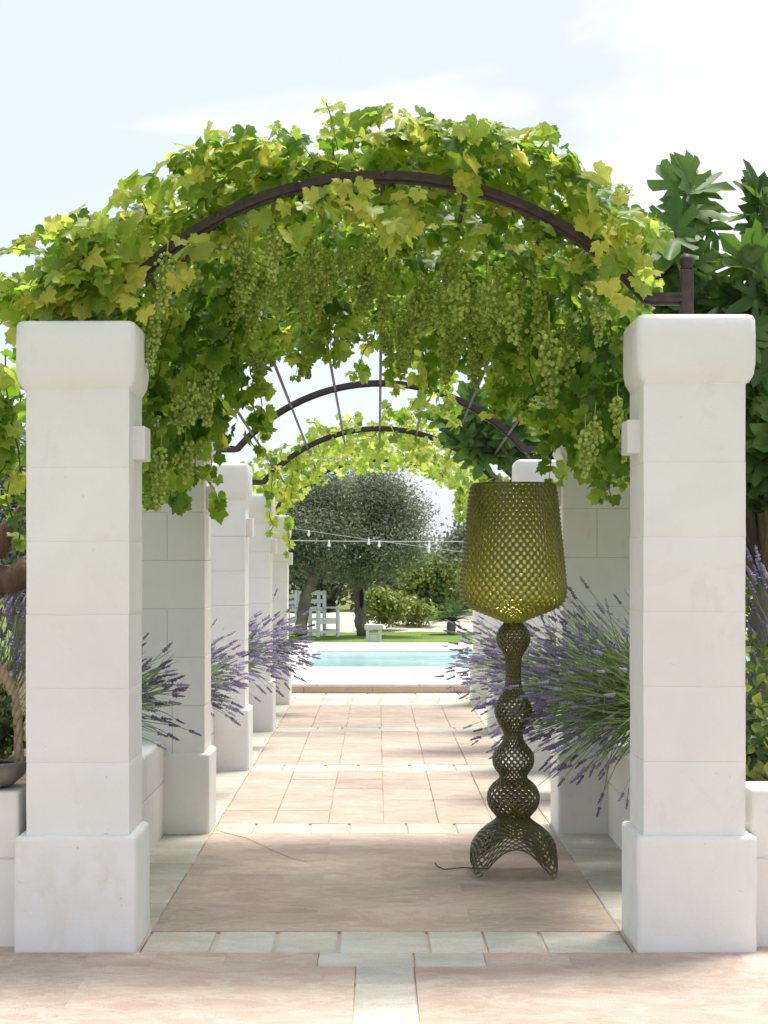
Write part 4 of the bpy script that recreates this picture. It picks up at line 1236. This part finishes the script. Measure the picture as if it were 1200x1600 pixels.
for _ in range(14):
    c = Vector((2.55 + random.gauss(0, .16), 12.15 + random.gauss(0, .06), 1.78 + random.gauss(0, .12)))
    wobj('blossom', cloud_mesh('blossom', OVAL, [(c, rv() + Vector((0, -1, 0)), rv(), 0.035, random.random()) for _ in range(6)]), pk, fs)

# tub with a rope handle and its shrub, on the left low wall
def tub():
    c = Vector((-1.78, 8.29, 0.66))
    root = empty('tub', c, 'grey tub with a thick rope handle on the left low wall', 'tub')
    bm = lathe_bm([(0.13, 0.0), (0.20, 0.012), (0.245, 0.05), (0.262, 0.10), (0.268, 0.105), (0.272, 0.112), (0.262, 0.118), (0.250, 0.105), (0.20, 0.04), (0.02, 0.03)], 40, None, c)
    tb = wobj('bowl', bm_mesh(bm, 'bowl', True), M['tub_grey'], root)
    wobj('soil', bm_mesh(lathe_bm([(0.244, 0.092), (0.12, 0.105), (0.001, 0.11)], 24, None, c), 'soil'), M['soil'], root)
    # rope: three twisted strands along a tall loop
    loop = []
    for k in range(41):
        a = math.pi * k / 40
        loop.append(Vector((c.x + 0.232 * math.cos(a) * (0.92 + 0.08 * math.cos(a) ** 2), c.y - 0.05, c.z + 0.09 + 0.50 * math.sin(a) ** 0.55)))
    bm = bmesh.new()
    for s in range(3):
        pts = []
        dense = []
        for a, b in zip(loop, loop[1:]):
            for q in range(3): dense.append(a.lerp(b, q / 3))
        dense.append(loop[-1])
        for i, p in enumerate(dense):
            d = (dense[min(i + 1, len(dense) - 1)] - dense[max(0, i - 1)]).normalized(); u = Vector((0, 1, 0)); w = d.cross(u).normalized()
            an = i * 0.62 + s * 2 * math.pi / 3
            pts.append(p + (u * math.cos(an) + w * math.sin(an)) * 0.011)
        tube_bm(pts, 0.0125, 6, bm)
    wobj('rope_handle', bm_mesh(bm, 'rope_handle', True), M['rope'], root)
    bush('potted_shrub', c + Vector((0, 0, .1)), 'dark leafy shrub growing in the rope-handled tub', 'shrub',
         [(c + Vector((0.05, 0.03, .28)), (.17, .14, .16)), (c + Vector((-0.12, 0.03, .25)), (.17, .14, .14)), (c + Vector((0.12, 0.05, .20)), (.10, .12, .08)), (c + Vector((-.05, .05, .40)), (.16, .14, .10))], 1500, OVAL, M['shrub_leaf'], (0.03, 0.055), (1.5, 4), None, 0.008, 150, 0.035)
M['tub_grey'] = simple_mat('grey_tub', (0.16, 0.15, 0.135), (0.27, 0.26, 0.235), 14, 0.75, 0.4)
M['rope'] = simple_mat('jute_rope', (0.27, 0.20, 0.13), (0.42, 0.33, 0.23), 40, 0.9, 0.6, 0.004, 0.1)
tub()
# gnarled branch at the left edge
gb = empty('old_vine_trunk', (-2.35, 9.9, 0.4), 'thick brown gnarled trunk at the left picture edge above the lavender', 'vine trunk')
pts, rd = trunk_curve([(-2.5, 9.9, 0.4), (-2.32, 9.9, 1.1), (-2.0, 9.85, 1.52), (-1.72, 9.8, 1.62), (-1.5, 9.7, 1.8)], 0.11, 0.05)
tube('trunk', pts, rd, M['bark'], gb, 10)
pts, rd = trunk_curve([(-2.2, 9.88, 1.3), (-1.96, 9.85, 1.7), (-1.8, 9.85, 1.95)], 0.06, 0.03)
tube('branch', pts, rd, M['bark'], gb, 8)

# ------------------------------------------------------------------ the floor lamp
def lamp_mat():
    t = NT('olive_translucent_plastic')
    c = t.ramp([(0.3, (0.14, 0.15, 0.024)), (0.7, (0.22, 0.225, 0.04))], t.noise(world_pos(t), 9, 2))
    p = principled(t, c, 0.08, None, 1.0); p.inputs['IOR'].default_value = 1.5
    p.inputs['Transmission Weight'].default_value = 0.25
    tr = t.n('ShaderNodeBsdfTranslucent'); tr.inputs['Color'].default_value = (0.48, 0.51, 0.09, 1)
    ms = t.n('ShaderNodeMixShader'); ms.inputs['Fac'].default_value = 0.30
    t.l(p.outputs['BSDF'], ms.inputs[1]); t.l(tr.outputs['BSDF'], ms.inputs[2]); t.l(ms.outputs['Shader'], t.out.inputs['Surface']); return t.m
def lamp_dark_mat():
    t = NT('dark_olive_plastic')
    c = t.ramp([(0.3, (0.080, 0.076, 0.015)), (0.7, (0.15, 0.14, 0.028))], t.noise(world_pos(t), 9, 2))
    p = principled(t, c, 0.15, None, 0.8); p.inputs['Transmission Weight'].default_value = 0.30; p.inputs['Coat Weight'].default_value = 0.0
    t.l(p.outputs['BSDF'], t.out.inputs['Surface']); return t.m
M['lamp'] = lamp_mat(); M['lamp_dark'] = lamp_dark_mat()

LY = 10.03; SL = LY / FPX
LC = P(802, 1365, LY); LC.z = 0.0
def resample(profile, n):
    """profile [(r, z)] -> n+1 points evenly spaced along its length (smoothed)"""
    pts = [Vector((a, b)) for a, b in profile]
    sm = []
    for i in range(len(pts) - 1):
        p0 = pts[max(0, i - 1)]; p1 = pts[i]; p2 = pts[i + 1]; p3 = pts[min(len(pts) - 1, i + 2)]
        for q in range(8):
            t = q / 8
            sm.append(0.5 * ((2 * p1) + (p2 - p0) * t + (2 * p0 - 5 * p1 + 4 * p2 - p3) * t * t + (3 * p1 - p0 - 3 * p2 + p3) * t ** 3))
    sm.append(pts[-1])
    d = [0.0]
    for a, b in zip(sm, sm[1:]): d.append(d[-1] + (b - a).length)
    out = []; j = 0
    for k in range(n + 1):
        s = d[-1] * k / n
        while j < len(d) - 2 and d[j + 1] < s: j += 1
        f = (s - d[j]) / max(1e-9, d[j + 1] - d[j]); out.append(sm[j].lerp(sm[j + 1], min(1, f)))
    return out
def lattice(name, point, ncol, nrow, thick, mat, parent, sub=1, bead=0.0):
    """woven diamond lattice over point(theta, v); becomes a solid net of rounded strands"""
    bm = bmesh.new(); V = {}
    for i in range(nrow + 1):
        for j in range(ncol):
            a = 2 * math.pi * (j + 0.5 * (i % 2)) / ncol
            V[i, j] = bm.verts.new(point(a, i / nrow))
    for i in range(nrow - 1):
        for j in range(ncol):
            if i % 2 == 0: l, r_ = (i + 1, (j - 1) % ncol), (i + 1, j)
            else: l, r_ = (i + 1, j), (i + 1, (j + 1) % ncol)
            bm.faces.new((V[i, j], V[r_], V[i + 2, j], V[l]))
    for i in (0, nrow):   # closed rims
        for j in range(ncol):
            if i == 0: bm.faces.new((V[0, j], V[0, (j + 1) % ncol], V[1, j]))
            else:
                k = nrow - 1
                if nrow % 2 == 0: bm.faces.new((V[nrow, j], V[k, j], V[nrow, (j + 1) % ncol]))
                else: bm.faces.new((V[nrow, j], V[k, (j + 1) % ncol], V[nrow, (j + 1) % ncol]))
    me = bm_mesh(bm, name)
    o = bpy.data.objects.new(name, me); COL.objects.link(o)
    w = o.modifiers.new('w', 'WIREFRAME'); w.thickness = thick; w.use_even_offset = False; w.use_relative_offset = False; w.use_boundary = True; w.offset = 0
    s = o.modifiers.new('s', 'SUBSURF'); s.levels = sub; s.render_levels = sub
    dg = bpy.context.evaluated_depsgraph_get()
    me2 = bpy.data.meshes.new_from_object(o.evaluated_get(dg)); me2.name = name
    bpy.data.objects.remove(o)
    if bead:      # a raised knot where the strands cross
        bm = bmesh.new(); bm.from_mesh(me2)
        for i in range(1, nrow):
            for j in range(ncol):
                a = 2 * math.pi * (j + 0.5 * (i % 2)) / ncol
                p = Vector(point(a, i / nrow)); d = Vector((math.cos(a), math.sin(a), 0.0))
                ico_bm(p + d * thick * 0.22, bead, bm, 1, (1, 1, 1.3))
        bm.to_mesh(me2); bm.free()
    me2.polygons.foreach_set('use_smooth', [True] * len(me2.polygons))
    return wobj(name, me2, mat, parent)
def zpx(py): return (1365 - py) * SL
lamp = empty('floor_lamp', LC, 'tall olive-green woven lattice floor lamp standing on the path', 'floor lamp')
shade_prof = [(65, 757), (69, 785), (72.5, 820), (76, 855), (79, 885), (81.5, 915), (81, 932), (74, 944), (58, 953), (38, 961), (20, 968), (13, 972)]
sp = resample([(r * SL, zpx(y)) for r, y in shade_prof], 52)
def surf(pts):
    n = len(pts) - 1
    def f(a, v):
        q = v * n; k = min(n - 1, int(q)); p = pts[k].lerp(pts[k + 1], q - k)
        return (LC.x + p.x * math.cos(a), LC.y + p.x * math.sin(a), p.y)
    return f
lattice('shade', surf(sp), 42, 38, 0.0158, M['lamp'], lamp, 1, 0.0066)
def tint_mat():
    t = NT('tinted_clear_plastic')
    tr = t.n('ShaderNodeBsdfTransparent'); tr.inputs['Color'].default_value = (0.80, 0.85, 0.50, 1)
    gl = t.n('ShaderNodeBsdfGlossy'); gl.inputs['Roughness'].default_value = 0.12
    fr = t.n('ShaderNodeFresnel'); fr.inputs['IOR'].default_value = 1.4
    ms = t.n('ShaderNodeMixShader'); t.l(fr.outputs['Fac'], ms.inputs['Fac']); t.l(tr.outputs['BSDF'], ms.inputs[1]); t.l(gl.outputs['BSDF'], ms.inputs[2])
    t.l(ms.outputs['Shader'], t.out.inputs['Surface']); return t.m
wobj('shade_lining', bm_mesh(lathe_bm([(max(0.004, p.x - 0.004), p.y) for p in sp], 84, None, (LC.x, LC.y, 0)), 'shade_lining', True), tint_mat(), lamp)
bm = bmesh.new()
for rr_, zz in ((65, 757),):
    ring = [(LC.x + rr_ * SL * math.cos(2 * math.pi * k / 64), LC.y + rr_ * SL * math.sin(2 * math.pi * k / 64), zpx(zz)) for k in range(65)]
    tube_bm(ring, 0.006, 6, bm)
wobj('shade_rim', bm_mesh(bm, 'shade_rim', True), M['lamp'], lamp)
stem_prof = [(12, 970), (15, 976), (23, 985), (26, 997), (23, 1009), (15, 1020), (11.5, 1030), (11, 1045), (11, 1062), (13, 1078), (22, 1092), (28.5, 1106), (27.5, 1118), (21, 1132), (14.5, 1143), (14, 1155), (20, 1164),
             (29, 1175), (32, 1187), (29, 1199), (22, 1208), (19, 1214), (24, 1219), (33, 1226), (39, 1237), (40.5, 1249), (37, 1261), (30, 1270), (24, 1277)]
spt = resample([(r * SL, zpx(y)) for r, y in stem_prof], 78)
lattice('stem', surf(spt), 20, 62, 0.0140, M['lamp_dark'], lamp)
base_prof = [(23, 1275), (31, 1283), (44, 1292), (55, 1302), (63, 1314), (70, 1328), (78, 1346), (84, 1364.5)]
bp = resample([(r * SL, zpx(y)) for r, y in base_prof], 60)
def base_pt(a, v):
    m = abs(((a - math.pi / 4 + math.pi / 4) % (math.pi / 2)) - math.pi / 4)   # angle from the nearest foot axis
    u = max(0.0, (m - R(8)) / R(37))
    te = 1.0 - 0.46 * (1 - (1 - min(1, u)) ** 2) ** 0.62
    q = v * te * 60; k = min(59, int(q)); p = bp[k].lerp(bp[k + 1], q - k)
    return (LC.x + p.x * math.cos(a), LC.y + p.x * math.sin(a), max(0.004, p.y))
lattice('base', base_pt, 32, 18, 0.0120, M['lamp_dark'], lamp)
# bulb and its light
def emit(name, col, s):
    t = NT(name); e = t.n('ShaderNodeEmission'); e.inputs['Color'].default_value = (*col, 1); e.inputs['Strength'].default_value = s
    t.l(e.outputs['Emission'], t.out.inputs['Surface']); return t.m
bz = zpx(957)
wobj('bulb', bm_mesh(lathe_bm([(0.001, bz + 0.040), (0.016, bz + 0.035), (0.024, bz + 0.015), (0.020, bz - 0.010), (0.012, bz - 0.025), (0.010, bz - 0.030)], 16, None, (LC.x, LC.y, 0)), 'bulb', True), emit('lit_bulb', (1.0, 0.60, 0.22), 1.0), lamp)
wobj('bulb_socket', bm_mesh(lathe_bm([(0.013, bz - 0.026), (0.015, bz - 0.036), (0.016, zpx(971.5))], 12, None, (LC.x, LC.y, 0)), 'bulb_socket', True), M['lamp_dark'], lamp)
pl_ = bpy.data.lights.new('lamp_bulb_light', 'POINT'); pl_.energy = 5.0; pl_.color = (1.0, 0.78, 0.46); pl_.shadow_soft_size = 0.03
plo = bpy.data.objects.new('lamp_bulb_light', pl_); COL.objects.link(plo); plo.parent = lamp
plo.location = (0, 0, zpx(946))
# thin cord lying on the stones
cp = [P(752, 1345, 1.63 * FPX / 465)]
cord = [(LC.x - 0.12, LC.y + 0.12, 0.006), (LC.x - 0.26, LC.y + 0.16, 0.006), (LC.x - 0.36, LC.y + 0.10, 0.006), (LC.x - 0.39, LC.y + 0.20, 0.006), (LC.x - 0.40, LC.y + 0.32, 0.006)]
tube('cord', cord, 0.0032, M['rod_iron'], lamp, 6)
# pale cord running from the second left pillar across the slabs
def floor_z(px, py):
    Y = CAM_Z * FPX / (py - 880); return Vector(((px - 590) * Y / FPX, Y, 0.005))
cc = [floor_z(338, 1298), floor_z(352, 1302), floor_z(385, 1310), floor_z(420, 1326), floor_z(455, 1341), floor_z(480, 1347)]
co = tube('cable', cc, 0.0024, simple_mat('pale_cable_sheath', (0.62, 0.58, 0.52), (0.70, 0.66, 0.60), 9, 0.6, 0), None, 6)
tag(co, 'thin pale cable lying on the pink slabs near the second left pillar', 'cable')

print('objects', len(bpy.data.objects), 'tris', sum(len(m.loop_triangles) if m.loop_triangles else len(m.polygons) for m in bpy.data.meshes))
